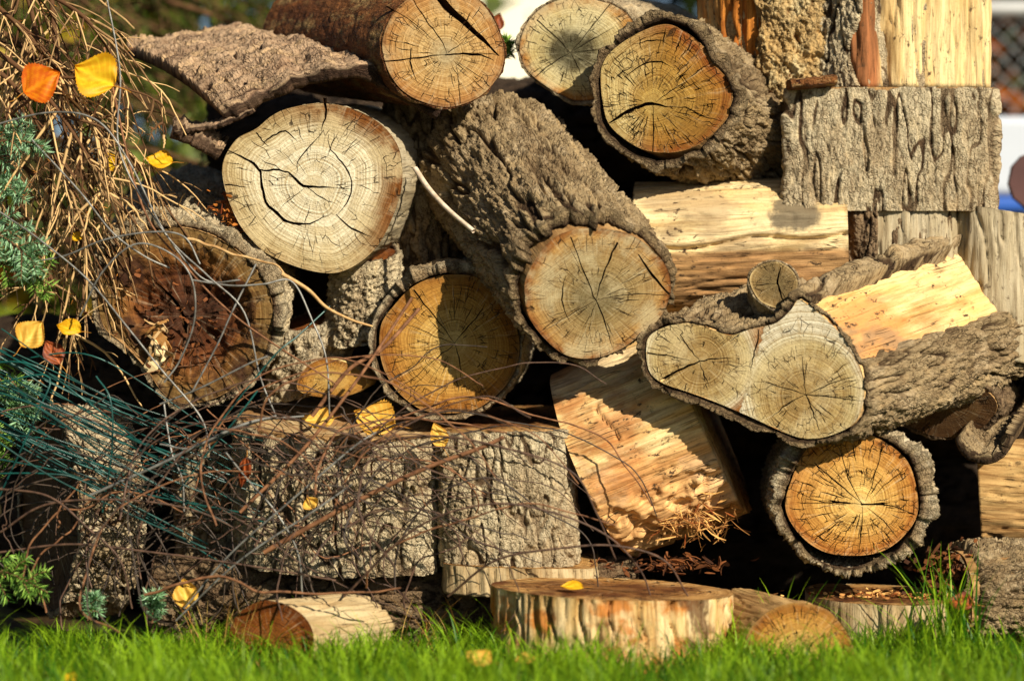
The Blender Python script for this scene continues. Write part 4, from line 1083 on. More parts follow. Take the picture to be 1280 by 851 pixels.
tuft(1195, -.24, 70, .23, .028, 'tallest tuft of long green grass, right of the round log with the bright end', seed=1)
tuft(1150, -.27, 34, .15, .03, 'sparse grass tuft in front of the low pale sawn block', seed=2, lean=.8)
tuft(985, -.22, 20, .17, .018, 'thin grass tuft in front of the left rim of the bright-ended round log', seed=3)
tuft(880, -.16, 26, .12, .03, 'grass tuft below the frayed edge of the tilted peeled round', seed=4, lean=.7)
tuft(812, -.16, 14, .09, .02, 'short grass tuft behind the low stained round', seed=5, lean=.7)
tuft(555, -.26, 34, .13, .035, 'loose green grass tuft at the foot of the wire tangle', seed=6, lean=.6)
tuft(600, -.24, 20, .10, .03, 'grass tuft left of the low stained round', seed=7, lean=.8)
tuft(268, -.24, 40, .17, .035, 'dry straw-coloured grass tuft left of the half-buried short log', 'straw', seed=8, lean=.5, w=(.001, .002))
tuft(530, -.22, 26, .15, .04, 'dry straw-coloured grass tuft at the foot of the wire tangle', 'straw', seed=9, lean=.6, w=(.001, .002))
tuft(1245, -.26, 26, .10, .03, 'grass tuft in front of the rough-barked log at the lower right corner', seed=10, lean=.7)
# ------------------------------------------------------------------ the bark slab on the pale log
def bark_sheet(name, label, F, B, dF, thick, mat, seed, nu=150, nv=70, parent=None, sag=0.02, rag=1.0, cs=.02, depth=.009, stretch=2.5, arch=0.0):
    """F, B : front and back edges as world points; a curved thick sheet between them"""
    f = spline(F, nu); b = spline(B, nu)
    org = (f.mean(0) + b.mean(0)) / 2 if parent is None else np.array(parent.location)
    v = np.linspace(0, 1, nv)
    P = f[None] * (1 - v)[:, None, None] + b[None] * v[:, None, None]
    P[:, :, 2] += (arch * np.sin(v * math.pi))[:, None]
    e = .020 * rag * (fbm(np.column_stack([np.linspace(0, 9, nu), np.full(nu, seed), np.zeros(nu)]), 3))
    e2 = .0030 * rag * (fbm(np.column_stack([np.linspace(0, 26, nu), np.full(nu, seed), np.zeros(nu)]), 3))
    dirv = (f - b); dirv /= np.linalg.norm(dirv, axis=1)[:, None]
    P += dirv[None] * (e + e2)[None, :, None] * (1 - v)[:, None, None]
    du = np.gradient(P, axis=1); dv = np.gradient(P, axis=0)
    Nn = np.cross(du, dv); Nn /= np.linalg.norm(Nn, axis=2)[..., None] + 1e-9
    if Nn[..., 2].mean() < 0: Nn = -Nn
    L = np.stack([np.broadcast_to(v[:, None] * np.linalg.norm(f.mean(0) - b.mean(0)), (nv, nu)), np.zeros((nv, nu)), np.broadcast_to(np.linspace(0, 1, nu) * np.linalg.norm(f[-1] - f[0]), (nv, nu))], -1).reshape(-1, 3)
    H = bark_height(L, cs, stretch, seed, 'furrow').reshape(nv, nu)
    fe = (.25 + .75 * sstep(0, .16, v))[:, None]
    tk = thick * np.clip(1 + .9 * fbm(np.column_stack([np.linspace(0, 7, nu), np.full(nu, seed * 2), np.zeros(nu)]), 3), .5, 1.5)
    top = P + Nn * (tk[None, :] + (H - .4) * depth * fe)[..., None]
    bot = P - Nn * (.001 + .002 * fbm(L * 60, 3).reshape(nv, nu))[..., None]
    # a closed shell: rows run round the section
    fr = [bot[0] * (1 - k) + top[0] * k + dirv * (.0025 * math.sin(k * math.pi) + .0025 * fbm(np.column_stack([np.arange(nu) * .16, np.full(nu, k * 3), np.zeros(nu)]), 2))[:, None] for k in (.25, .5, .75)]
    rows = [*bot[::-1], *fr, *top]
    hh = np.concatenate([np.full((nv + 3, nu), .1).ravel(), H.ravel()])
    wc = np.concatenate([L.reshape(nv, nu, 3)[::-1].reshape(-1, 3)] + [L[:nu] + np.array([0, .01 * k, 0]) for k in range(3)] + [L])
    V = np.vstack(rows) - org
    n = len(rows)
    Q = grid_quads(n, nu)
    back = np.stack([np.arange(nu - 1), np.arange(nu - 1) + 1, (n - 1) * nu + np.arange(nu - 1) + 1, (n - 1) * nu + np.arange(nu - 1)], 1)
    caps = []
    for c in (0, nu - 1):
        for i in range(n // 2 - 1):
            caps.append([i * nu + c, (i + 1) * nu + c, (n - 2 - i) * nu + c, (n - 1 - i) * nu + c])
    o = mesh_obj(name, V, [np.vstack([Q, back, np.array(caps)])], mat, parent, {'h': hh, 'wc': wc})
    if parent is None:
        o.location = org
        if label: tag(o, label, 'bark')
    return o


F = [pix(282, 150, -.05), pix(310, 140, -.055), pix(335, 126, -.06), pix(372, 111, -.065), pix(410, 101, -.07), pix(447, 98, -.07), pix(472, 107, -.06), pix(504, 126, -.05), pix(545, 149, -.04)]
B = [pix(160, 70, .22), pix(200, 66, .24), pix(235, 57, .26), pix(266, 52, .27), pix(310, 54, .28), pix(350, 62, .28), pix(400, 72, .27), pix(450, 86, .25), pix(540, 120, .2)]
slab = bark_sheet('bark_slab', 'large curled slab of loose brown bark lying over the pale barkless log', F, B, 0, .019, M['bark_slab'], 81, nu=260, nv=140, arch=.016, depth=.015, cs=.020, stretch=3.6)
F = [pix(218, 169, -.06), pix(245, 164, -.065), pix(272, 160, -.07), pix(300, 149, -.07), pix(318, 140, -.065)]
B = [pix(232, 166, .02), pix(256, 160, .03), pix(280, 152, .03), pix(305, 140, .03), pix(326, 130, .03)]
bark_sheet('bark_flap', None, F, B, 0, .006, M['bark_slab'], 82, nu=70, nv=24, parent=slab, depth=.005)
F = [pix(212, 172, -.05), pix(230, 178, -.06), pix(250, 188, -.06), pix(272, 200, -.05)]
B = [pix(216, 172, .06), pix(236, 172, .07), pix(256, 178, .07), pix(276, 190, .07)]
bark_sheet('bark_chip', 'small thick bark chip under the left end of the curled bark slab', F, B, 0, .022, M['bark_slab'], 83, nu=60, nv=30, depth=.012)
# curled bark below the far side of the heart-shaped log
F = [pix(*q) for q in ((1194, 548, -.03), (1202, 566, -.045), (1220, 578, -.05), (1242, 578, -.05), (1258, 566, -.05), (1267, 544, -.04))]
B = [p + np.array([.07, .15, .055]) for p in F]
bark_sheet('bark_piece', 'hollow trough of bark with a pale rim at the right edge', F, B, 0, .012, M['bark_brown'], 84, nu=150, nv=70, depth=.008, arch=0, rag=.35)
# shreds and chips on the ground to the right
rng = np.random.default_rng(77)


def shreds(name, label, cx, cy, Y, n, sx, sy, mat, ln, wd, seed, flat=.5, tap=.7):
    rng = np.random.default_rng(seed); A = Acc(); o0 = pix(cx, cy, Y)
    for _ in range(n):
        p = np.array([rng.normal() * sx, rng.normal() * sx * .5, rng.normal() * sy])
        d = nrm(rng.normal(size=3) * np.array([1, .6, flat])); l = ln * rng.uniform(.4, 1.2)
        s = nrm(np.cross(d, rng.normal(size=3))); w = wd * rng.uniform(.4, 1.2)
        up = np.cross(d, s) * l * rng.uniform(-.15, .15)
        pts = []
        for t in (-1, -.33, .33, 1):
            c = p + d * l * t * .5 + up * (1 - t * t); ww = w * (1 - tap * abs(t)) * rng.uniform(.75, 1.25)
            pts += [c - s * ww, c + s * ww]
        th = np.cross(d, s) * w * .35
        V = np.array(pts); V = np.vstack([V, V + th])
        Q = [[0, 1, 3, 2], [2, 3, 5, 4], [4, 5, 7, 6]]; Q = Q + [[8 + i for i in q] for q in Q]
        Q += [[0, 2, 10, 8], [2, 4, 12, 10], [4, 6, 14, 12], [1, 3, 11, 9], [3, 5, 13, 11], [5, 7, 15, 13], [0, 1, 9, 8], [6, 7, 15, 14]]
        A.add(V, Q, rng.random())
    o = A.build(name, mat, None, False); o.location = o0
    me = o.data
    return tag(o, label, 'wood debris', kind='stuff')


M['shred'] = plain_mat('wood_shreds', lin(222, 168, 96), .4, 60, .8, .2, lin(128, 66, 26), True)
M['rotchip'] = plain_mat('rotten_brown_chips', lin(122, 72, 36), .4, 60, .8, .2, lin(58, 32, 16), True)
M['palechip'] = plain_mat('pale_rot_chips', lin(226, 200, 150), .4, 60, .8, .2, lin(170, 122, 66), True)
M['redchip'] = plain_mat('rotten_chips', lin(196, 120, 50), .4, 60, .8, .2, lin(98, 44, 18), True)
shreds('wood_shreds', 'frayed wood fibres hanging at the foot of the tilted peeled round', 868, 648, -.045, 150, .034, .022, M['shred'], .040, .0017, 1, .9)
shreds('bark_chips', 'reddish rotten wood chips beside the rough-barked log at the lower right', 1190, 712, -.08, 220, .028, .018, M['rotchip'], .018, .0040, 2, .6, .3)
shreds('wood_chips', 'sawdust and small chips on the low pale sawn block', 1092, 742, -.06, 130, .07, .0015, M['shred'], .012, .003, 3, .15)
shreds('rotten_crumbs', 'crumbled reddish wood in the hollow of the rotten log', 226, 402, -.025, 90, .055, .05, M['rotchip'], .012, .0040, 6, .8, .2)
shreds('pale_splinters', 'pale splintered wood in the hollow of the rotten log', 196, 430, -.035, 22, .008, .017, M['palechip'], .044, .011, 7, 1.2, .3)
shreds('bark_chips', 'reddish bark crumbs between the rotten log and the pale barkless log', 292, 268, .0, 170, .016, .022, M['redchip'], .018, .003, 4)
shreds('wood_chips', 'crumbled wood under the tilted peeled round', 838, 706, -.04, 110, .05, .008, M['rotchip'], .022, .004, 5, .4)


# ------------------------------------------------------------------ fallen leaves
def leaf(label, px, py, Y, size, rot, mat, facing=(0, -1, .3), seed=0, wide=.85, curl=.35):
    rng = np.random.default_rng(900 + seed)
    nv, nu = 33, 25
    t = np.linspace(0, 1, nv)
    half = wide * .56 * np.sin(np.clip(t, 0, 1) ** .82 * math.pi) ** .95 * (1 - .12 * t)
    V = []
    for i in range(nv):
        tooth = 1 + .10 * (i % 2) * rng.uniform(.5, 1.2)
        for u in np.linspace(-1, 1, nu):
            w = half[i] * (tooth if abs(u) > .99 else 1) * u
            z = curl * (.45 * w * w * 2 + .18 * math.sin(t[i] * 3.0 + seed) * t[i] + .06 * math.sin(u * 7 + t[i] * 9 + seed)) + (.03 * abs(u) - .02) - .012 * math.exp(-(u * 7) ** 2)
            V.append((w, t[i] - .5, z))
    V = np.array(V) * size
    Z = nrm(facing); X = nrm(np.cross((0, .01, 1), Z)); Yv = np.cross(Z, X)
    a = math.radians(rot); X2 = X * math.cos(a) + Yv * math.sin(a); Y2 = -X * math.sin(a) + Yv * math.cos(a)
    Mx = np.stack([X2, Y2, Z], 1)
    U_ = np.tile(np.linspace(-1, 1, nu), nv); T_ = np.repeat(t, nu)
    ad = .35 + .5 * np.exp(-(U_ * 9) ** 2) + .35 * np.exp(-((((T_ - .35 * np.abs(U_)) * 7) % 1.0 - .5) / .12) ** 2) + .5 * fbm(np.column_stack([U_ * 3 + seed * 5, T_ * 5, U_ * 0]), 3) - .5 * sstep(.75, 1, np.abs(U_)) * rng.random()
    ad = np.clip(ad, 0, 1)
    o = mesh_obj('fallen_leaf', V @ Mx.T, [grid_quads(nv, nu)], mat, None, {'tint': ad})
    o.location = pix(px, py, Y)
    st = np.array([[0, -.5, 0], [.02, -.62, .03], [.05, -.78, .02], [.04, -.9, .06]]) * size
    A = Acc(); A.tube(spline(st, 8) @ Mx.T, np.linspace(.016, .009, 8) * size, 5); A.build('leaf_stalk', M['stalk'], o)
    return tag(o, label, 'leaf', 'fallen autumn leaves')


M['stalk'] = plain_mat('leaf_stalk', lin(190, 130, 50), .3, 60)
M['yellow'] = leaf_mat('yellow_leaf', lin(246, 206, 40), lin(226, 164, 22))
M['orange'] = leaf_mat('orange_leaf', lin(246, 150, 20), lin(214, 96, 12))
M['butter'] = leaf_mat('pale_yellow_leaf', lin(246, 208, 96), lin(226, 166, 60))
M['brownleaf'] = leaf_mat('brown_leaf', lin(176, 92, 40), lin(104, 44, 20), .2)
leaf('orange leaf caught in the dry twigs at the upper left', 52, 103, -.16, .066, -60, M['orange'], (-.1, -1, .1), 1, .95)
leaf('bright yellow leaf caught in the dry twigs, right of the orange leaf', 118, 94, -.15, .074, 60, M['yellow'], (.1, -1, .25), 2, 1.0, .5)
leaf('yellow leaf resting by the bark chip on top of the rotten log', 199, 200, -.04, .046, 75, M['yellow'], (.1, -.75, .7), 3)
leaf('small yellow leaf deep among dry twigs left of the bark chip', 137, 202, -.02, .036, 20, M['yellow'], (0, -1, .4), 4)
leaf('tiny yellow leaf left of the rotten log', 95, 296, -.05, .022, 80, M['yellow'], (0, -.8, .6), 5)
leaf('ragged yellow-brown leaf above the green wires at the left', 40, 418, -.14, .052, -40, M['butter'], (.1, -1, .3), 6, .9, .7)
leaf('yellow leaf lying over the green wires, right of the ragged yellow-brown leaf', 86, 410, -.13, .044, 70, M['yellow'], (0, -.8, .6), 7, .7, .6)
leaf('dark reddish-brown leaf among the green wires at the left', 66, 440, -.12, .046, 30, M['brownleaf'], (.2, -1, .2), 8, .7)
leaf('orange leaf at the left edge beside the green spruce sprig', 3, 338, -.12, .04, 10, M['orange'], (.1, -1, .1), 9)
leaf('largest yellow leaf lying on the broad barked round behind the tangle', 468, 524, -.10, .072, 68, M['butter'], (.05, -.85, .62), 10, .9, .55)
leaf('yellow leaf half hidden by wires, left of the largest leaf on the barked round', 398, 524, -.10, .052, 95, M['butter'], (-.1, -.8, .6), 11, .8, .5)
leaf('narrow yellow leaf standing on the seam of the grey barked block', 548, 544, -.10, .044, 20, M['butter'], (.2, -1, .2), 12, .62)
leaf('small yellow leaf on top of the low stained round', 715, 733, -.26, .036, 80, M['yellow'], (0, -.35, .95), 13)
leaf('small yellow leaf on the peeled side of the heart-shaped log', 1117, 436, -.12, .030, 40, M['yellow'], (0, -.8, .6), 14, .7)
leaf('curled brown leaf hanging in the tangle at its left side', 306, 590, -.17, .050, 170, M['brownleaf'], (.5, -1, .1), 15, .4, 1.2)
leaf('pale star-like dry leaf hanging in the middle of the wire tangle', 388, 628, -.20, .022, 30, M['butter'], (0, -1, .1), 16, 1.1, .9)
leaf('tan leaf lying in the lawn nearest the viewer, right of centre', 598, 822, -.50, .042, 60, M['butter'], (0, -.5, .85), 17)
leaf('second tan leaf in the lawn, right of the nearest one', 656, 824, -.46, .030, 110, M['butter'], (0, -.5, .85), 18)
leaf('tan leaf on the ground at the foot of the tangle by the spruce sprigs', 232, 742, -.20, .052, 10, M['butter'], (0, -1, .5), 19, .7, .7)
leaf('yellow-brown leaf in the grass at the lower left', 88, 846, -.52, .026, 50, M['yellow'], (0, -.5, .85), 20)
leaf('brown leaf lying near the foot of the tallest grass tuft', 1200, 752, -.22, .046, 70, M['brownleaf'], (0, -.6, .8), 21)
leaf('dark red leaf standing out against the pale wall between the top logs', 622, 28, .30, .034, -15, M['brownleaf'], (0, -1, 0), 22, .7)

# ------------------------------------------------------------------ wires, stems and twigs in the tangle
M['w_green'] = plain_mat('green_coated_wire', lin(18, 84, 76), .4, 20, .35, .5, lin(4, 38, 34), bump=.1)
M['w_grey'] = plain_mat('galvanised_wire', lin(150, 148, 140), .4, 60, .45, .5, lin(84, 80, 74), metal=.35, bump=.2)
M['w_rust'] = plain_mat('rusty_stem', lin(104, 76, 58), .4, 90, .6, .35, lin(48, 33, 26))
M['w_dark'] = plain_mat('dark_stem', lin(74, 60, 48), .4, 90, .55, .35, lin(36, 27, 21))
M['w_tan'] = plain_mat('tan_twig', lin(208, 172, 118), .35, 70, .75, .2, lin(150, 108, 62))
M['w_bone'] = plain_mat('bleached_twig', lin(226, 208, 182), .3, 70, .75, .2, lin(180, 156, 128))
M['w_red'] = plain_mat('reddish_stem', lin(150, 104, 70), .35, 70, .7, .2, lin(84, 54, 36))


def strand(name, pts, r, mat, label, cat, group, n=None, closed=False, taper=.5, wob=.0):
    P = spline(np.array(pts), n or max(16, 8 * len(pts)))
    if wob:
        k = np.arange(len(P)) * .13 + RNG.random() * 50
        P = P + wob * np.column_stack([fbm(np.column_stack([k, k * 0 + 1, k * 0]), 2), fbm(np.column_stack([k, k * 0 + 5, k * 0]), 2), fbm(np.column_stack([k, k * 0 + 9, k * 0]), 2)])
    org = P[0].copy()
    A = Acc(); A.tube(P - org, np.linspace(r, r * taper, len(P)), 7)
    o = A.build(name, mat); o.location = org
    return tag(o, label, cat, group)


def pxs(lst):
    """(x, y, depth) triples"""
    return [pix(a, b, c) for a, b, c in lst]


# distinctive ones first
strand('twig', pxs([(519, 211, -.03), (536, 236, -.07), (560, 262, -.11), (592, 289, -.15)]), .0046, M['w_bone'], 'short pale twig leaning against the big furrowed log', 'twig', None, taper=.8)
strand('twig', pxs([(352, 342, -.17), (385, 362, -.16), (408, 384, -.15), (440, 400, -.13), (466, 408, -.12)]), .0036, M['w_tan'], 'pale bent twig right of the rotten log, reaching the golden log', 'twig', None)
strand('twig', pxs([(234, 298, -.13), (268, 308, -.14), (304, 322, -.15), (342, 330, -.16), (356, 344, -.17)]), .0030, M['w_tan'], 'thin pale twig across the top of the rotten log end', 'twig', None, wob=.004)
strand('stem', pxs([(300, 640, -.20), (380, 560, -.20), (450, 470, -.19), (515, 372, -.16)]), .0030, M['w_red'], 'straight reddish stem rising across the left of the golden log', 'stem', None, taper=.8)
strand('stem', pxs([(390, 520, -.18), (436, 462, -.18), (478, 436, -.17), (524, 386, -.15)]), .0034, M['w_red'], 'reddish stem crossing the golden log, lower of the two in front of it', 'stem', None, taper=.9)
strand('stem', pxs([(330, 690, -.23), (420, 640, -.25), (520, 590, -.26), (600, 560, -.27), (630, 546, -.27)]), .0042, M['w_red'], 'thick straight reddish stem slanting up across the barked blocks', 'stem', None, taper=.8)
strand('stem', pxs([(180, 745, -.24), (265, 722, -.27), (330, 736, -.30), (400, 742, -.30), (500, 736, -.30)]), .0026, M['w_red'], 'long reddish stem lying low over the half-buried short log', 'stem', None, wob=.01)

GW = 'long green-coated wire in the bundle fanning across the lower left'
rng = np.random.default_rng(21)
for i in range(40):
    x0 = rng.uniform(-60, 20); y0 = 395 + 150 * rng.random() ** .8
    x1 = rng.uniform(150, 340); sl = rng.uniform(.36, .62); y1 = y0 + (x1 - x0) * sl
    D = rng.uniform(-.24, -.06); m = rng.normal() * 14
    strand('green_wire', pxs([(x0, y0, D), (x0 * .67 + x1 * .33, y0 * .67 + y1 * .33 + m, D + rng.normal() * .02), (x0 * .33 + x1 * .67, y0 * .33 + y1 * .67 + m * .6, D + rng.normal() * .02), (x1, y1 + rng.normal() * 8, D)]),
           rng.uniform(.0010, .0016), M['w_green'], GW, 'wire', 'green-coated wires at the lower left', taper=1.0)
for pts, lb in (([(-10, 572, -.2), (70, 588, -.2), (150, 612, -.2), (300, 640, -.2)], 'green wire running nearly level over the dark log, lower of two'),
                ([(-10, 480, -.2), (60, 470, -.2), (45, 520, -.21), (-10, 640, -.2)], 'green wire dropping steeply at the far left edge'),
                ([(-20, 592, -.22), (60, 592, -.22), (110, 604, -.21), (260, 680, -.2)], 'green wire running nearly level over the dark log, upper of two'),
                ([(322, 488, -.22), (290, 530, -.23), (252, 575, -.23), (225, 612, -.23)], 'green wire slanting down left across the foot of the rotten log'),
                ([(412, 383, -.14), (372, 420, -.17), (338, 450, -.19), (250, 560, -.2)], 'green wire end sticking out right of the rotten log'),
                ([(120, 470, -.2), (138, 500, -.21), (140, 560, -.21), (128, 640, -.2)], 'upright green wire crossing the slanting bundle')):
    strand('green_wire', pxs(pts), .0014, M['w_green'], lb, 'wire', 'green-coated wires at the lower left', taper=1)

GY = 'grey wire'
for k, (pts, lb) in enumerate([
        ([(-20, 160, -.15), (60, 141, -.17), (120, 150, -.18), (160, 200, -.18), (200, 280, -.17), (235, 330, -.16), (262, 352, -.15), (300, 350, -.15)], 'grey wire looping from the dry twigs down over the rotten log end'),
        ([(130, -20, -.14), (150, 90, -.15), (150, 190, -.16), (205, 290, -.17), (260, 345, -.18), (305, 390, -.18), (325, 470, -.18), (345, 520, -.18)], 'long grey wire falling across the rotten log end from the upper left'),
        ([(40, 175, -.15), (100, 240, -.17), (140, 290, -.18), (180, 320, -.18), (212, 335, -.17)], 'grey wire running down to the upper left rim of the rotten log'),
        ([(100, 395, -.16), (128, 340, -.18), (170, 305, -.19), (215, 318, -.19), (240, 350, -.19), (243, 400, -.18), (225, 450, -.17), (205, 478, -.17)], 'grey wire arching in a round hoop in front of the rotten log end'),
        ([(20, 330, -.15), (80, 320, -.16), (130, 300, -.18), (190, 290, -.18), (230, 296, -.18), (250, 330, -.18)], 'grey wire bowed over the top left of the rotten log end'),
        ([(0, 265, -.15), (50, 300, -.16), (110, 350, -.17), (160, 410, -.19), (200, 460, -.2), (250, 520, -.2), (262, 560, -.2)], 'grey wire slanting below the hoop on the rotten log'),
        ([(240, 350, -.18), (290, 357, -.18), (330, 355, -.18), (365, 352, -.17), (390, 400, -.17), (408, 450, -.18), (412, 520, -.19)], 'grey wire passing right of the rotten log into the tangle'),
        ([(200, 505, -.18), (250, 485, -.19), (310, 455, -.2), (335, 445, -.2)], 'short grey wire across the lower edge of the rotten log'),
        ([(110, 620, -.22), (200, 580, -.23), (240, 560, -.24), (300, 532, -.24), (345, 520, -.23)], 'thick grey wire rising from the dark log to the barked round'),
        ([(200, 555, -.22), (240, 560, -.23), (290, 540, -.23), (330, 525, -.23), (380, 520, -.22)], 'grey wire lying beside the thick one at the left of the tangle'),
        ([(230, 760, -.24), (290, 690, -.26), (370, 620, -.27), (440, 560, -.27), (470, 540, -.26)], 'straight grey-green wire slanting through the tangle, upper of two'),
        ([(220, 775, -.24), (300, 700, -.26), (390, 640, -.27), (440, 605, -.26)], 'straight grey-green wire slanting through the tangle, lower of two'),
        ([(282, 565, -.2), (310, 600, -.22), (345, 640, -.23), (372, 690, -.23), (378, 745, -.22)], 'dark grey wire bending down through the left of the tangle'),
        ([(320, 330, -.17), (290, 390, -.18), (272, 430, -.18), (240, 490, -.18)], 'grey wire leaning across the right half of the rotten log end'),
        ([(205, 505, -.18), (210, 540, -.19), (216, 570, -.2), (228, 600, -.2), (230, 640, -.2)], 'grey wire hanging below the rotten log')]):
    strand('grey_wire', pxs(pts), .0015 if k not in (8,) else .0024, M['w_grey'], lb, 'wire', 'loose grey wires at the left', taper=1, n=60)

RS = 'thin brown stem arching through the tangle in front of the barked blocks'
rng = np.random.default_rng(34)
for i in range(60):
    cx = rng.uniform(290, 640); cy = rng.uniform(600, 760); r = rng.uniform(70, 240); sq = rng.uniform(.55, 1.0)
    a0 = rng.uniform(150, 230); a1 = a0 - rng.uniform(90, 190); D = rng.uniform(-.30, -.10); dd = rng.normal() * .05; tilt = rng.normal() * .35
    pts = []
    for a in np.radians(np.linspace(a0, a1, 7)):
        x = r * math.cos(a); y = r * sq * math.sin(a)
        px_ = cx + x * math.cos(tilt) - y * math.sin(tilt); py_ = cy - (x * math.sin(tilt) + y * math.cos(tilt))
        pts.append((px_ + rng.normal() * 5, min(py_ + rng.normal() * 5, 790), D + dd * (a - 1.5) ** 2 * .3))
    strand('brown_stem', pxs(pts), rng.uniform(.0009, .0021), M[['w_rust', 'w_dark', 'w_dark', 'w_rust', 'w_red'][i % 5]], RS, 'stem', 'brown stems of the tangle', n=60, taper=.6, wob=.005)
for i in range(46):                                                  # the left half of the tangle
    cx = rng.uniform(40, 330); cy = rng.uniform(620, 780); r = rng.uniform(60, 190); sq = rng.uniform(.6, 1.2)
    a0 = rng.uniform(130, 210); a1 = a0 - rng.uniform(80, 170); D = rng.uniform(-.24, -.06); tilt = rng.normal() * .4
    pts = []
    for a in np.radians(np.linspace(a0, a1, 7)):
        x = r * math.cos(a); y = r * sq * math.sin(a)
        pts.append((cx + x * math.cos(tilt) - y * math.sin(tilt) + rng.normal() * 6, min(cy - (x * math.sin(tilt) + y * math.cos(tilt)) + rng.normal() * 6, 785), D))
    strand('brown_stem', pxs(pts), rng.uniform(.0008, .0019), M[['w_dark', 'w_rust', 'w_dark', 'w_grey', 'w_red'][i % 5]] if i % 5 != 3 else M['w_dark'], 'thin brown stem arching over the dark log in the left half of the tangle', 'stem', 'brown stems at the far left', n=50, taper=.6, wob=.006)
for i in range(22):
    x0 = rng.uniform(230, 480); y0 = rng.uniform(500, 640); x1 = x0 + rng.uniform(80, 300); y1 = y0 + (x1 - x0) * rng.uniform(.25, .9)
    D = rng.uniform(-.28, -.1); b = rng.normal() * 30
    strand('brown_stem', pxs([(x0, y0, D), ((x0 + x1) / 2 + b * .3, (y0 + y1) / 2 - b, D - .02), (x1, min(y1, 785), D)]), rng.uniform(.0009, .0019), M[['w_rust', 'w_dark', 'w_red'][i % 3]], RS, 'stem', 'brown stems of the tangle', n=50, taper=.6, wob=.008)
for k, (pts, lb) in enumerate([([(420, 560, -.22), (540, 545, -.26), (640, 562, -.28), (715, 590, -.28), (745, 640, -.27), (770, 700, -.25)], 'outermost brown stem arching to the right over the dark gap'),
            ([(430, 745, -.22), (520, 660, -.27), (610, 630, -.29), (690, 640, -.29), (760, 670, -.28), (800, 712, -.26), (815, 750, -.25)], 'brown stem bowing low toward the tilted peeled round'),
            ([(560, 745, -.22), (620, 700, -.27), (700, 685, -.29), (770, 682, -.29), (830, 700, -.28), (860, 745, -.26)], 'lowest brown stem bowing in front of the tilted peeled round'),
            ([(-10, 610, -.22), (60, 620, -.24), (110, 660, -.25), (150, 700, -.25), (165, 760, -.24)], 'brown stem hooped over the dark log at the left edge'),
            ([(0, 690, -.22), (90, 680, -.24), (190, 690, -.25), (300, 705, -.26), (420, 725, -.26)], 'long brown stem lying nearly level low at the left'),
            ([(0, 665, -.22), (60, 630, -.24), (160, 625, -.25), (250, 640, -.25), (330, 680, -.24)], 'brown stem bowed across the sunlit strip of bark at the left'),
            ([(130, 60, -.1), (175, 250, -.14), (230, 330, -.17), (300, 400, -.18), (420, 480, -.19)], 'long thin reddish stem falling across the rotten log')]):
    strand('brown_stem', pxs(pts), .0020, M['w_rust'] if k != 6 else M['w_red'], lb, 'stem', 'brown stems of the tangle', n=60, taper=.7)
# ------------------------------------------------------------------ spruce twigs, live sprigs and the tree behind
def needles(P, T, n, ln, wd, rng, spread=1.0, droop=.2):
    """n needles along the polyline P (k,3) with tangents T"""
    k = rng.random(n) * (len(P) - 1.001); i = k.astype(int); f = (k - i)[:, None]
    b = P[i] * (1 - f) + P[i + 1] * f; t = T[i]
    r = rng.normal(size=(n, 3)); r -= t * (r * t).sum(1)[:, None]; r /= np.linalg.norm(r, axis=1)[:, None] + 1e-9
    d = r * spread + t * rng.uniform(.35, .9, n)[:, None]; d[:, 2] -= droop * .0
    d /= np.linalg.norm(d, axis=1)[:, None]
    s = np.cross(d, rng.normal(size=(n, 3))); s /= np.linalg.norm(s, axis=1)[:, None]
    L = ln * rng.uniform(.6, 1.15, n)[:, None]; W = wd
    m = b + d * L * .5
    V = np.stack([b - s * W * .35, b + s * W * .35, m + s * W * .5, b + d * L, m - s * W * .5], 1).reshape(-1, 3)
    o = (np.arange(n) * 5)[:, None]
    Q = np.hstack([o, o + 1, o + 2, o + 4]); F3 = np.hstack([o + 4, o + 2, o + 3])
    return V, Q, F3, np.repeat(rng.random(n), 5)


def tangent(P):
    T = np.gradient(P, axis=0); return T / (np.linalg.norm(T, axis=1)[:, None] + 1e-9)


M['needle_blue'] = plain_mat('blue_spruce_needle', lin(164, 200, 158), .3, 20, .55, .3, lin(92, 136, 82), True, 0, .15, 0)
M['needle_green'] = plain_mat('green_spruce_needle', lin(150, 186, 78), .3, 20, .55, .3, lin(76, 116, 40), True, 0, .15, 0)
M['needle_dark'] = plain_mat('dark_spruce_needle', lin(98, 116, 34), .3, 20, .6, .3, lin(36, 52, 14), True, 0, .15, 0)
M['needle_dead'] = plain_mat('dead_spruce_needle', lin(196, 132, 58), .3, 20, .7, .2, lin(120, 66, 24), True, 0, .1, 0)
M['twig_dead'] = plain_mat('dead_twig', lin(214, 176, 120), .35, 50, .8, .2, lin(88, 60, 36), True)
M['twig_bark'] = plain_mat('spruce_twig_bark', lin(120, 88, 58), .35, 50, .8, .2, lin(76, 52, 32))


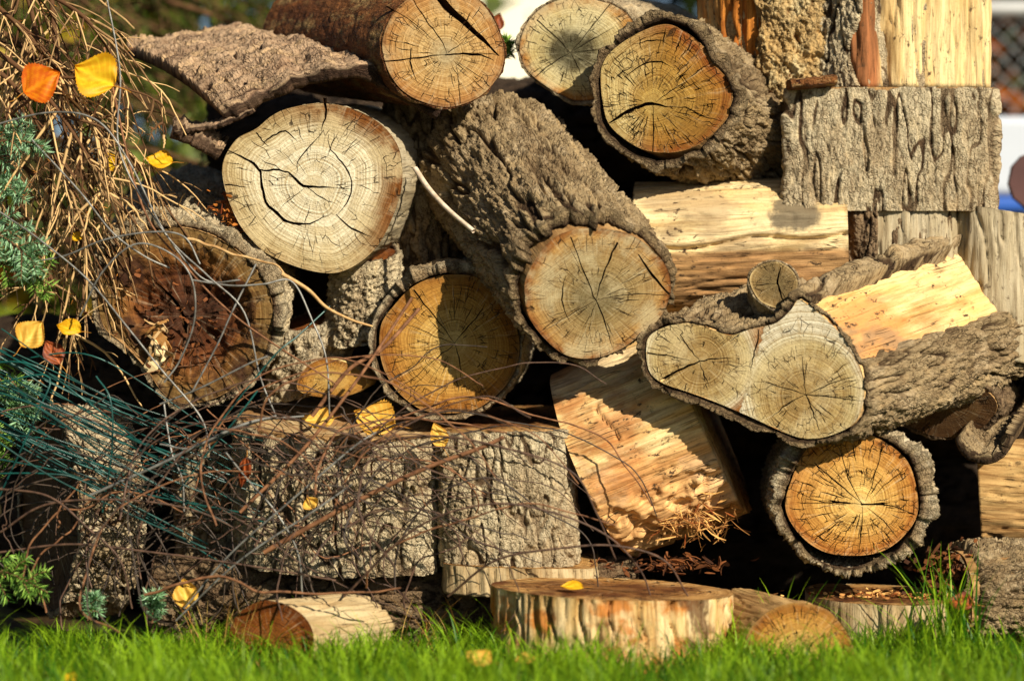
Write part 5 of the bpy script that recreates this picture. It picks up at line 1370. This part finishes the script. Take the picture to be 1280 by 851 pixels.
def sprig(label, px, py, Y, ang, ln, mat, seed, side=7, nd=80, nl=.017):
    """a live spruce sprig: a stem with side shoots, all set with needles"""
    rng = np.random.default_rng(700 + seed); o = pix(px, py, Y)
    ln = ln * .78
    d = np.array([math.cos(math.radians(ang)), -.25, math.sin(math.radians(ang))])
    root = empty('spruce_sprig', o, label, 'spruce sprig', 'live spruce sprigs at the left')
    S = Acc(); Nd = Acc()
    main = spline(np.array([[0, 0, 0], d * ln * .5 + np.array([0, 0, .01]), d * ln + np.array([0, 0, -.01])]), 16)
    paths = [main]
    for k in range(side):
        i = 2 + int(11 * (k + rng.random()) / side); sg = 1 if k % 2 else -1
        a = math.radians(ang + sg * rng.uniform(35, 60)); l = ln * rng.uniform(.3, .5) * (1 - i / 26)
        e = np.array([math.cos(a), rng.uniform(-.5, .3), math.sin(a)]) * l
        paths.append(spline(np.array([main[i], main[i] + e * .5 + np.array([0, 0, .004]), main[i] + e]), 10))
    for j, p in enumerate(paths):
        S.tube(p, np.linspace(.0018, .0010, len(p)) * (1.4 if j == 0 else 1), 5)
        V, Q, F, a = needles(p, tangent(p), nd if j else nd * 2, nl, .0020, rng)
        k = Nd.n; Nd.V.append(V); Nd.A.append(a); Nd.F4.append(Q + k); Nd.F3.append(F + k); Nd.n += len(V)
    S.build('stem', M['twig_bark'], root); Nd.build('needles', mat, root)
    return root


sprig('blue-green spruce sprig at the left edge below the orange leaf', -30, 190, -.12, 8, .15, M['needle_blue'], 1, 9)
sprig('blue-green spruce sprig just below the upper one at the left edge', -25, 235, -.10, -8, .10, M['needle_blue'], 2, 8)
sprig('large blue-green spruce sprig at the left edge, level with the rotten log', -40, 280, -.13, -28, .19, M['needle_blue'], 3, 11, 100)
sprig('green spruce sprig left of the rotten log, drooping to the right', -30, 330, -.12, -12, .17, M['needle_green'], 4, 9)
sprig('green spruce sprig at the left edge behind the green wires', -35, 460, -.08, -30, .13, M['needle_green'], 5, 9)
sprig('blue-green spruce sprig hanging among the green wires at the left', 10, 470, -.10, -62, .11, M['needle_blue'], 6, 8)
sprig('spruce sprig at the left edge below the green wires, pointing down', -18, 520, -.10, -75, .11, M['needle_green'], 7, 8)
sprig('bright green spruce sprig low in the left corner above the lawn', -40, 715, -.22, -8, .17, M['needle_green'], 8, 9)
sprig('blue-green spruce sprig growing at the foot of the dark log', 110, 775, -.20, 65, .06, M['needle_blue'], 9, 6, 60)
sprig('small blue-green spruce sprig at the foot of the tangle', 190, 778, -.20, 80, .07, M['needle_blue'], 10, 7, 60)
sprig('small green spruce sprig between the two top logs', 628, 76, .16, 70, .05, M['needle_green'], 11, 6, 60)


def dead_branch(label, pts, seed, ntw, ln, r=.005):
    """a drooping dead spruce branch: woody stem, many hanging twiglets, few needles"""
    rng = np.random.default_rng(800 + seed)
    P = spline(np.array(pxs(pts)), 40); org = P[0].copy(); P = P - org
    root = empty('dead_spruce_branch', org, label, 'dead branch', 'dead spruce branches at the left')
    S = Acc(); W = Acc() if ntw > 20 else S; Nd = Acc()
    S.tube(P, np.linspace(r, r * .35, 40), 6)
    T = tangent(P)
    for k in range(ntw):
        i = rng.integers(2, 39); l = ln * rng.uniform(.35, 1.15)
        d = nrm(T[i] * rng.uniform(.1, .9) + rng.normal(size=3) * np.array([.7, .5, .3]) + np.array([0, -.15, -.55]))
        e = np.array([rng.normal() * .2, 0, -.5]) * l
        q = spline(np.array([P[i], P[i] + d * l * .5, P[i] + d * l + e * .5]), 9)
        q += .0016 * rng.normal(size=q.shape) * np.linspace(0, 1, 9)[:, None]
        W.tube(q, np.linspace(.0020, .0009, 9) * rng.uniform(.6, 1.5), 5, rng.random())
        Tq = tangent(q)
        for m in range(rng.integers(0, 4)):
            j = rng.integers(2, 8); dd = nrm(Tq[j] + rng.normal(size=3) * .8)
            z = np.array([q[j], q[j] + dd * l * .16, q[j] + dd * l * .3 + np.array([0, 0, -.006])])
            W.tube(spline(z, 5), np.linspace(.0011, .0006, 5), 4, rng.random())
        if rng.random() < .35:
            V, Q, F, a = needles(q, Tq, 8, .012, .0011, rng, 1.0)
            kk = Nd.n; Nd.V.append(V); Nd.A.append(a); Nd.F4.append(Q + kk); Nd.F3.append(F + kk); Nd.n += len(V)
    S.build('stem', M['twig_dead'], root); (W.build('twigs', M['twig_dead'], root) if W is not S else None); Nd.build('needles', M['needle_dead'], root)
    return root


DB = [([(-60, -40, .0), (20, 30, -.02), (90, 110, -.05), (130, 180, -.06)], 'dead branch slanting down past the orange and yellow leaves'),
      ([(20, -60, .05), (45, 40, .02), (65, 160, .0), (60, 260, -.03)], 'dead branch hanging straight down at the upper left'),
      ([(-60, 60, -.05), (10, 100, -.06), (60, 180, -.06), (110, 290, -.06)], 'dead branch from the left edge reaching the tiny yellow leaf'),
      ([(-60, 140, .02), (20, 200, .0), (80, 260, -.01), (120, 350, -.02)], 'tawny dead branch left of the rotten log'),
      ([(60, -50, .04), (70, 60, .02), (85, 180, .0), (130, 260, -.01)], 'dead branch hanging behind the yellow leaf'),
      ([(50, 95, -.10), (110, 100, -.11), (160, 112, -.11), (197, 130, -.10), (206, 180, -.09)], 'thin bare twig arching right from the yellow leaf'),
      ([(90, 120, .0), (120, 150, .0), (160, 190, -.01), (185, 215, -.01)], 'dead branch ending above the rotten log'),
      ([(-60, 250, .03), (10, 290, .02), (60, 340, .01), (90, 420, .0)], 'dead branch low at the left edge behind the live sprigs'),
      ([(-40, 10, .08), (60, 90, .07), (120, 210, .06), (170, 300, .05)], 'deepest dead branch behind the hanging ones'),
      ([(-70, -10, .1), (0, 80, .1), (20, 200, .09), (30, 330, .08)], 'dead branch at the far left behind everything else there'),
      ([(-40, 40, -.08), (40, 100, -.11), (100, 180, -.12), (150, 270, -.10)], 'dead branch nearest the viewer, left of the bark chip'),
      ([(-20, -40, -.04), (90, 10, -.05), (140, 70, -.05), (165, 140, -.05)], 'dead branch crossing the top left corner')]
for i, (p, lb) in enumerate(DB):
    dead_branch(lb, p, i, 10 if i == 5 else 30, .045 if i == 5 else .17, .0028 if i == 5 else .0055)


def spruce_tree():
    rng = np.random.default_rng(61)
    base = np.array([-1.30, 1.45, 0])
    root = empty('spruce_tree', base, 'dark green spruce tree out of focus behind the woodpile at the upper left', 'tree')
    tr = Acc(); tr.tube(np.array([[0, 0, -.03], [.01, 0, 1], [0, .02, 2.2], [0, 0, 3.4]]), [.085, .07, .045, .012], 14); tr.build('trunk', M['twig_bark'], root)
    L = Acc(); Nd = Acc()
    for k in range(96):
        z = rng.uniform(.45, 2.3); a = rng.uniform(-2.6, .9) if k % 4 else rng.uniform(0, 6.28); l = (1.35 - z * .30) * rng.uniform(.75, 1.1)
        d = np.array([math.cos(a), math.sin(a), 0])
        P = spline(np.array([[0, 0, z], d * l * .5 + [0, 0, z - .05], d * l + [0, 0, z - .22]]), 22)
        L.tube(P, np.linspace(.012, .003, 22), 5)
        for m in range(26):
            i = rng.integers(4, 22); s = np.cross(d, [0, 0, 1]) * rng.choice([-1, 1])
            bl = rng.uniform(.08, .26) * (1.15 - i / 30)
            q = spline(np.array([P[i], P[i] + s * bl * .55 + d * bl * .4 + [0, 0, -.03], P[i] + s * bl * .7 + d * bl * .6 + [0, 0, -.04 - bl * .55]]), 8)
            L.tube(q, np.linspace(.003, .0015, 8), 4)
            V, Q, F, aa = needles(q, tangent(q), 70, .019, .0024, rng)
            kk = Nd.n; Nd.V.append(V); Nd.A.append(aa); Nd.F4.append(Q + kk); Nd.F3.append(F + kk); Nd.n += len(V)
    L.build('limbs', M['twig_bark'], root); Nd.build('needles', M['needle_dark'], root)


spruce_tree()


def bush(label, cx, cy, rx, ry, h, z0, n, mats, seed, leafsz=.05):
    """a broadleaf shrub: stems and leaf-sized faces through its volume"""
    rng = np.random.default_rng(1200 + seed)
    root = empty('autumn_shrub', (cx, cy, 0), label, 'shrub', 'shrubs beyond the fence')
    S = Acc()
    for k in range(16):
        a = rng.uniform(0, 6.28); e = np.array([math.cos(a) * rx * .7 * rng.random(), math.sin(a) * ry * .7 * rng.random(), h * rng.uniform(.6, .95)])
        S.tube(spline(np.array([[rng.normal() * .1, rng.normal() * .05, -.02], e * np.array([.45, .45, .5]), e]), 8), np.linspace(.02, .006, 8), 5)
    S.build('stems', M['twig_bark'], root)
    cl = np.column_stack([rng.uniform(-rx, rx, 70), rng.uniform(-ry, ry, 70), rng.uniform(z0, h, 70)])
    for mi, (mt, fr) in enumerate(mats):
        m = int(n * fr); c = cl[(rng.integers(0, 70, m) * (1 if mi == 0 else 1)) if mi == 0 else rng.choice(rng.integers(0, 70, 16), m)] + rng.normal(size=(m, 3)) * np.array([.16, .12, .13])
        u = rng.normal(size=(m, 3)); u /= np.linalg.norm(u, axis=1)[:, None]; v = np.cross(u, rng.normal(size=(m, 3))); v /= np.linalg.norm(v, axis=1)[:, None]
        s = leafsz * rng.uniform(.5, 1.2, m)[:, None]
        V = np.stack([c - u * s, c - v * s * .5, c + u * s, c + v * s * .5], 1).reshape(-1, 3)
        Q = (np.arange(m) * 4)[:, None] + np.arange(4)[None]
        mesh_obj('leaves', V, [Q], mt, root, {'tint': np.repeat(rng.random(m), 4)})


M['lf_olive'] = leaf_mat('olive_shrub_leaf', lin(112, 126, 34), lin(58, 72, 16))
M['lf_dark'] = leaf_mat('dark_shrub_leaf', lin(48, 62, 18), lin(20, 28, 8))
M['lf_orange'] = leaf_mat('autumn_shrub_leaf', lin(214, 120, 24), lin(170, 70, 14))
M['lf_gold'] = leaf_mat('golden_shrub_leaf', lin(200, 170, 40), lin(150, 120, 24))
bush('olive and golden shrub blurred behind the spruce tree at the left', -1.3, 3.6, 1.0, .4, 3.5, .1, 30000, [(M['lf_olive'], .55), (M['lf_dark'], .3), (M['lf_gold'], .15)], 1, .07)
bush('dark shrub with orange leaves blurred behind the chain-link fence at the right', 1.55, 4.0, .9, .4, 2.8, .1, 22000, [(M['lf_dark'], .76), (M['lf_orange'], .14), (M['lf_olive'], .10)], 2, .06)
bush('dark green shrub behind the chain-link fence, left of the orange-leaved one', .85, 4.4, .3, .4, 2.9, .3, 7000, [(M['lf_dark'], .8), (M['lf_olive'], .2)], 3)

# chain-link fence behind on the right
M['zinc'] = plain_mat('fence_zinc', lin(190, 190, 186), .2, 30, .45, .5, metal=.3, bump=.1)


def fence():
    Y = 2.6; x0, x1, z1 = .55, 3.4, pix(0, 12, Y)[2]
    root = empty('chain_link_fence', (x0, Y, 0), 'chain-link fence with a pale top rail, blurred behind the pile at the right', 'fence')
    A = Acc(); st = .055
    for k in range(int((x1 - x0 + z1) / st)):
        for sg in (1, -1):
            o = k * st - (z1 if sg == 1 else 0)
            a = np.array([max(o, 0), 0]) ; b = o + z1
            xs, xe = max(o, 0), min(o + z1, x1 - x0)
            if xe - xs < .03: continue
            if sg == 1: P = np.array([[xs, 0, xs - o], [xe, 0, xe - o]])
            else: P = np.array([[xs, .004, z1 - (xs - o)], [xe, .004, z1 - (xe - o)]])
            P[:, 2] = np.clip(P[:, 2], .02, z1)
            A.tube(P, .0011, 5)
    A.build('mesh', M['zinc'], root)
    R = Acc(); R.tube(np.array([[0, 0, z1], [x1 - x0, 0, z1]]), .024, 12); R.build('rail', M['zinc'], root)
    for x in (0, x1 - x0):
        p = Acc(); p.tube(np.array([[x, .05, -.02], [x, .05, z1 + .06]]), .026, 12); p.build('post', M['zinc'], root)


fence()


def rbox(name, loc, size, mat, parent=None, bev=.02):
    import bmesh
    bm = bmesh.new(); bmesh.ops.create_cube(bm, size=1.0)
    for v in bm.verts: v.co = Vector((v.co.x * size[0], v.co.y * size[1], v.co.z * size[2]))
    bmesh.ops.bevel(bm, geom=bm.edges[:], offset=bev, segments=3, affect='EDGES', profile=.5)
    me = bpy.data.meshes.new(name); bm.to_mesh(me); bm.free(); me.materials.append(mat)
    o = bpy.data.objects.new(name, me); COL.objects.link(o); o.location = loc
    if parent: o.parent = parent
    return o


M['white'] = plain_mat('white_panel', lin(196, 202, 210), .08, 4, .5, .3, bump=.05)
M['cream'] = plain_mat('cream_wall', lin(250, 242, 214), .06, 3, .7, .2, bump=.05)
M['blue'] = plain_mat('blue_band', lin(40, 96, 190), .2, 6, .5, .4, bump=.05)
M['mauve'] = plain_mat('dark_board', lin(92, 62, 58), .3, 12, .6, .2)
Y = 1.7
z1, zb, z0 = pix(0, 146, Y)[2], pix(0, 246, Y)[2], pix(0, 266, Y)[2]
wp = empty('garden_panel', (pix(1330, 0, Y)[0], Y, 0), 'white panel with a blue lower band, blurred behind the pile at the right edge', 'panel')
rbox('panel', (0, 0, (z1 + zb) / 2), (.62, .06, z1 - zb), M['white'], wp)
rbox('band', (0, -.004, (zb + z0) / 2), (.62, .06, zb - z0 - .003), M['blue'], wp, .01)
for x in (-.27, .27): rbox('leg', (x, 0, z0 / 2 - .01), (.05, .05, z0), M['white'], wp, .01)
# a dark board end in front of it
bo = pix(1296, 226, .55)
th = np.radians([90, 122, 150, 185, 215, 250, 285, 320, 360, 40])
ol = np.stack([.052 * np.cos(np.sort(th)), .056 * np.sin(np.sort(th))], 1)
V = np.vstack([np.column_stack([ol[:, 0], np.full(10, y), ol[:, 1]]) for y in (0, .02)] + [np.array([[0, 0, 0], [0, .02, 0]])])
j = np.arange(10); q = np.stack([j, (j + 1) % 10, (j + 1) % 10 + 10, j + 10], 1)
t3 = np.vstack([np.stack([j, (j + 1) % 10, np.full(10, 20)], 1), np.stack([j + 10, (j + 1) % 10 + 10, np.full(10, 21)], 1)])
bd = mesh_obj('board_end', V, [q, t3], M['mauve'], None, None, False); bd.location = bo
tag(bd, 'dark mauve-brown faceted board end standing at the right edge behind the pile', 'board')
stk = Acc(); stk.tube(np.array([[0, .01, -bo[2] - .02], [0, .01, -.05]]), .012, 8); stk.build('stake', M['mauve'], bd)
# cream wall far behind, seen between the two top logs
Y = 7.0
cw = empty('garden_wall', (.02, Y, 0), 'cream sunlit wall far behind, glimpsed between the two top logs', 'wall')
rbox('wall', (0, .1, 1.9), (.56, .2, 3.8), M['cream'], cw, .01)
rbox('coping', (0, .1, 3.84), (.64, .28, .07), M['white'], cw, .01)
# ------------------------------------------------------------------ camera, light, world
cam = bpy.data.cameras.new('camera'); co = bpy.data.objects.new('camera', cam); COL.objects.link(co)
co.location = CAM; co.rotation_euler = (math.radians(90), 0, 0)
cam.sensor_width = 36; cam.lens = 36 * 4.0 / 1.7
cam.clip_end = 500; cam.clip_start = .05
cam.dof.use_dof = True; cam.dof.focus_distance = 3.95; cam.dof.aperture_fstop = 1.7
scene.camera = co
SUN = nrm((.78, -1.0, .78))
sl = bpy.data.lights.new('sun', 'SUN'); sl.energy = 5.0; sl.angle = math.radians(.5); sl.color = (1, .91, .75)
so = bpy.data.objects.new('sun', sl); COL.objects.link(so); so.location = (3, -5, 5)
so.rotation_euler = Vector((-SUN).tolist()).to_track_quat('-Z', 'Y').to_euler()
w = bpy.data.worlds.new('World'); scene.world = w; w.use_nodes = True
sky = w.node_tree.nodes.new('ShaderNodeTexSky'); sky.sky_type = 'NISHITA'; sky.sun_disc = False
sky.sun_elevation = math.asin(SUN[2]); sky.air_density = .8; sky.dust_density = .4; sky.sun_rotation = math.atan2(SUN[0], SUN[1])
bg = w.node_tree.nodes['Background']; bg.inputs['Strength'].default_value = .05
w.node_tree.links.new(sky.outputs[0], bg.inputs['Color'])
scene.view_settings.view_transform = 'Standard'; scene.view_settings.look = 'None'
scene.view_settings.exposure = 0.55; scene.view_settings.gamma = 1.0
scene.cycles.max_bounces = 5; scene.cycles.diffuse_bounces = 2
scene.render.film_transparent = False
